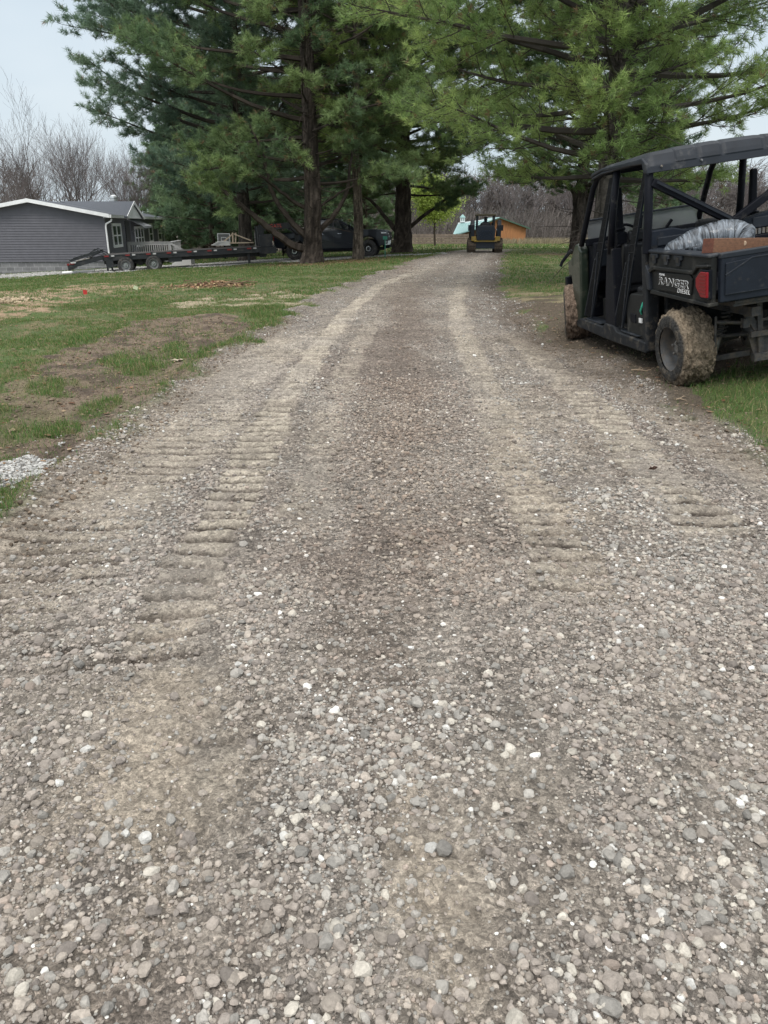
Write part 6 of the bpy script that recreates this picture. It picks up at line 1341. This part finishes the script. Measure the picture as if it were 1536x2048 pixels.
    # basketball hoop behind the trailer
    c = atY(448, 476, 52); b = MB(); b.span((c[0] - .05, c[1], float(zbase(c[0], 52)) - .05), (c[0] + .05, c[1] + .1, c[2] - .2)); o = b.build('basketball_hoop', black_pl); b = MB()
    W_, H_ = .40, .28
    b.span((c[0] - W_, c[1] - .08, c[2] - H_), (c[0] + W_, c[1] - .04, c[2] + H_)); bb = b.build('backboard', mat('clear_backboard', (.16, .16, .16), .4), o); b = MB()
    for (w_, h_, t_) in ((W_, H_, .045), (.17, .12, .03)):
        oz = 0 if w_ > .3 else -.07; b.span((c[0] - w_, c[1] - .1, c[2] + h_ - t_ + oz), (c[0] + w_, c[1] - .085, c[2] + h_ + oz)); b.span((c[0] - w_, c[1] - .1, c[2] - h_ + oz), (c[0] + w_, c[1] - .085, c[2] - h_ + t_ + oz)); b.span((c[0] - w_, c[1] - .1, c[2] - h_ + t_ + oz), (c[0] - w_ + t_, c[1] - .085, c[2] + h_ - t_ + oz)); b.span((c[0] + w_ - t_, c[1] - .1, c[2] - h_ + t_ + oz), (c[0] + w_, c[1] - .085, c[2] + h_ - t_ + oz))
    b.build('frame', white_m, bb); b = MB(); b.tube([(c[0] + .17 * math.cos(a), c[1] - .3 + .17 * math.sin(a), c[2] - .2) for a in [k * .524 for k in range(13)]], .012, 6); b.build('rim', mat('orange_rim', (.5, .12, .03), .5), o)
    setp(o, 'basketball hoop with white-framed backboard behind the trailer deck', 'basketball hoop')
    # timber A-frame and boards on the trailer deck, at its front
    tm = mat('pale_lumber', (.42, .34, .25), .8, noise=.2); b = MB(); c = atY(466, 489, 39.4); zc = c[2] + .06
    b.bar((c[0], c[1], zc - .02), (c[0] + .02, c[1], zc + .48), .07, .05); b.bar((c[0] + .13, c[1], zc - .02), (c[0] + .17, c[1], zc + .48), .06, .05); b.bar((c[0] - .5, c[1], zc + .02), (c[0] + .02, c[1], zc + .42), .06, .05); b.bar((c[0] + .9, c[1] - .1, zc + .12), (c[0] + .1, c[1] - .1, zc + .42), .05, .05); b.bar((c[0] - .6, c[1], zc - .0), (c[0] + 1.0, c[1], zc + .03), .06, .05)
    o = b.build('lumber_frame', tm); setp(o, 'pale lumber A-frame standing on the trailer deck', 'lumber frame')
    c = atY(447, 488, 39.3); b = MB()
    for k in range(4): b.box((c[0] - .1 + k * .03, c[1], c[2] - .04 + k * .05), (.9 - k * .12, .3, .04), rot=(0, 0, k * .1))
    o = b.build('board_stack', mat('pale_boards', (.50, .50, .48), .7)); setp(o, 'short stack of whitish boards on the trailer deck beside the lumber frame', 'boards')
    # precast steps lying on the gravel under the trailer
    c = atY(364, 516, 41.5); zg = float(zbase(c[0], 41.5)); b = MB(); b.prism([(c[0] - .5, zg - .05), (c[0] + .5, zg - .05), (c[0] + .5, zg + .42), (c[0] + .1, zg + .42), (c[0] - .2, zg + .25), (c[0] - .5, zg + .1)], 'y', 41.3, 42.1); o = b.build('concrete_steps', mat('pale_concrete', (.48, .48, .47), .9, noise=.15), bevel=.02); setp(o, 'pale precast concrete steps on gravel behind the trailer', 'steps')
    # twigs by the vehicle
    labs = ['longest fallen twig in the grass below the rear tyre', 'short fallen twig beside the muddy rear tyre', 'forked thin twig on the soil edge under the vehicle sill']
    for k, (px_, py_, L) in enumerate([(1352, 797, .10), (1262, 742, .22), (1290, 742, .16)]):
        x, y, z = place(px_, py_); a = rng.uniform(-.5, .9); pts = [(x + math.cos(a) * L * t, y + math.sin(a) * L * t, z + .012 + .01 * math.sin(t * 5)) for t in (0, .3, .6, 1)]; b = MB(); b.tube(pts, [.006, .005, .004, .002], 6); b.tube([pts[1], (pts[1][0] + .05, pts[1][1] + .04, pts[1][2] + .015)], .003, 5); o = b.build('fallen_twig', mat('dry_twig', (.30, .23, .16), .9)); setp(o, labs[k], 'twig', group='fallen twigs by the vehicle')
    # pale dead leaf at the edge
    for (px_, py_, s_, lb) in [(355, 722, .09, 'large pale curled leaf lying on the soil edge of the drive'), (1305, 945, .035, 'dark crumpled leaf on the right side of the drive')]:
        x, y, z = place(px_, py_); pts = []
        for k in range(14): a = k / 14 * 6.283; r_ = s_ * (1 if k % 2 else .55) * (1.2 if k in (3, 9) else .8); pts.append((x + math.cos(a) * r_, y + math.sin(a) * r_ * .7, z + .015 + .02 * abs(math.sin(a * 2))))
        b = MB(); b.add([(x, y, z + .012)] + pts, [(0, i + 1, (i + 1) % 14 + 1) for i in range(14)]); o = b.build('dead_leaf', mat('dead_leaf', (.42, .36, .28) if s_ > .05 else (.06, .03, .02), .8)); sm_ = o.modifiers.new('s', 'SOLIDIFY'); sm_.thickness = .002; setp(o, lb, 'leaf')

build_ground(); build_stones(); build_grass()
build_pines(); build_bare()
build_utv(); build_house(); build_trailer(); build_truck(); build_loader(); build_barn(); build_small()
leafy_tree('small round tree with fresh yellow-green leaves beside the barn', 4.4, 70, 4.7, 2.8, 5, (.36, .46, .11), n=14000, leaf=.085)
leafy_tree('yellow-green leafing tree glimpsed behind the pickup', -4.6, 84, 6.5, 3, 8, (.20, .25, .06), n=6000, leaf=.2)
print('scene done')
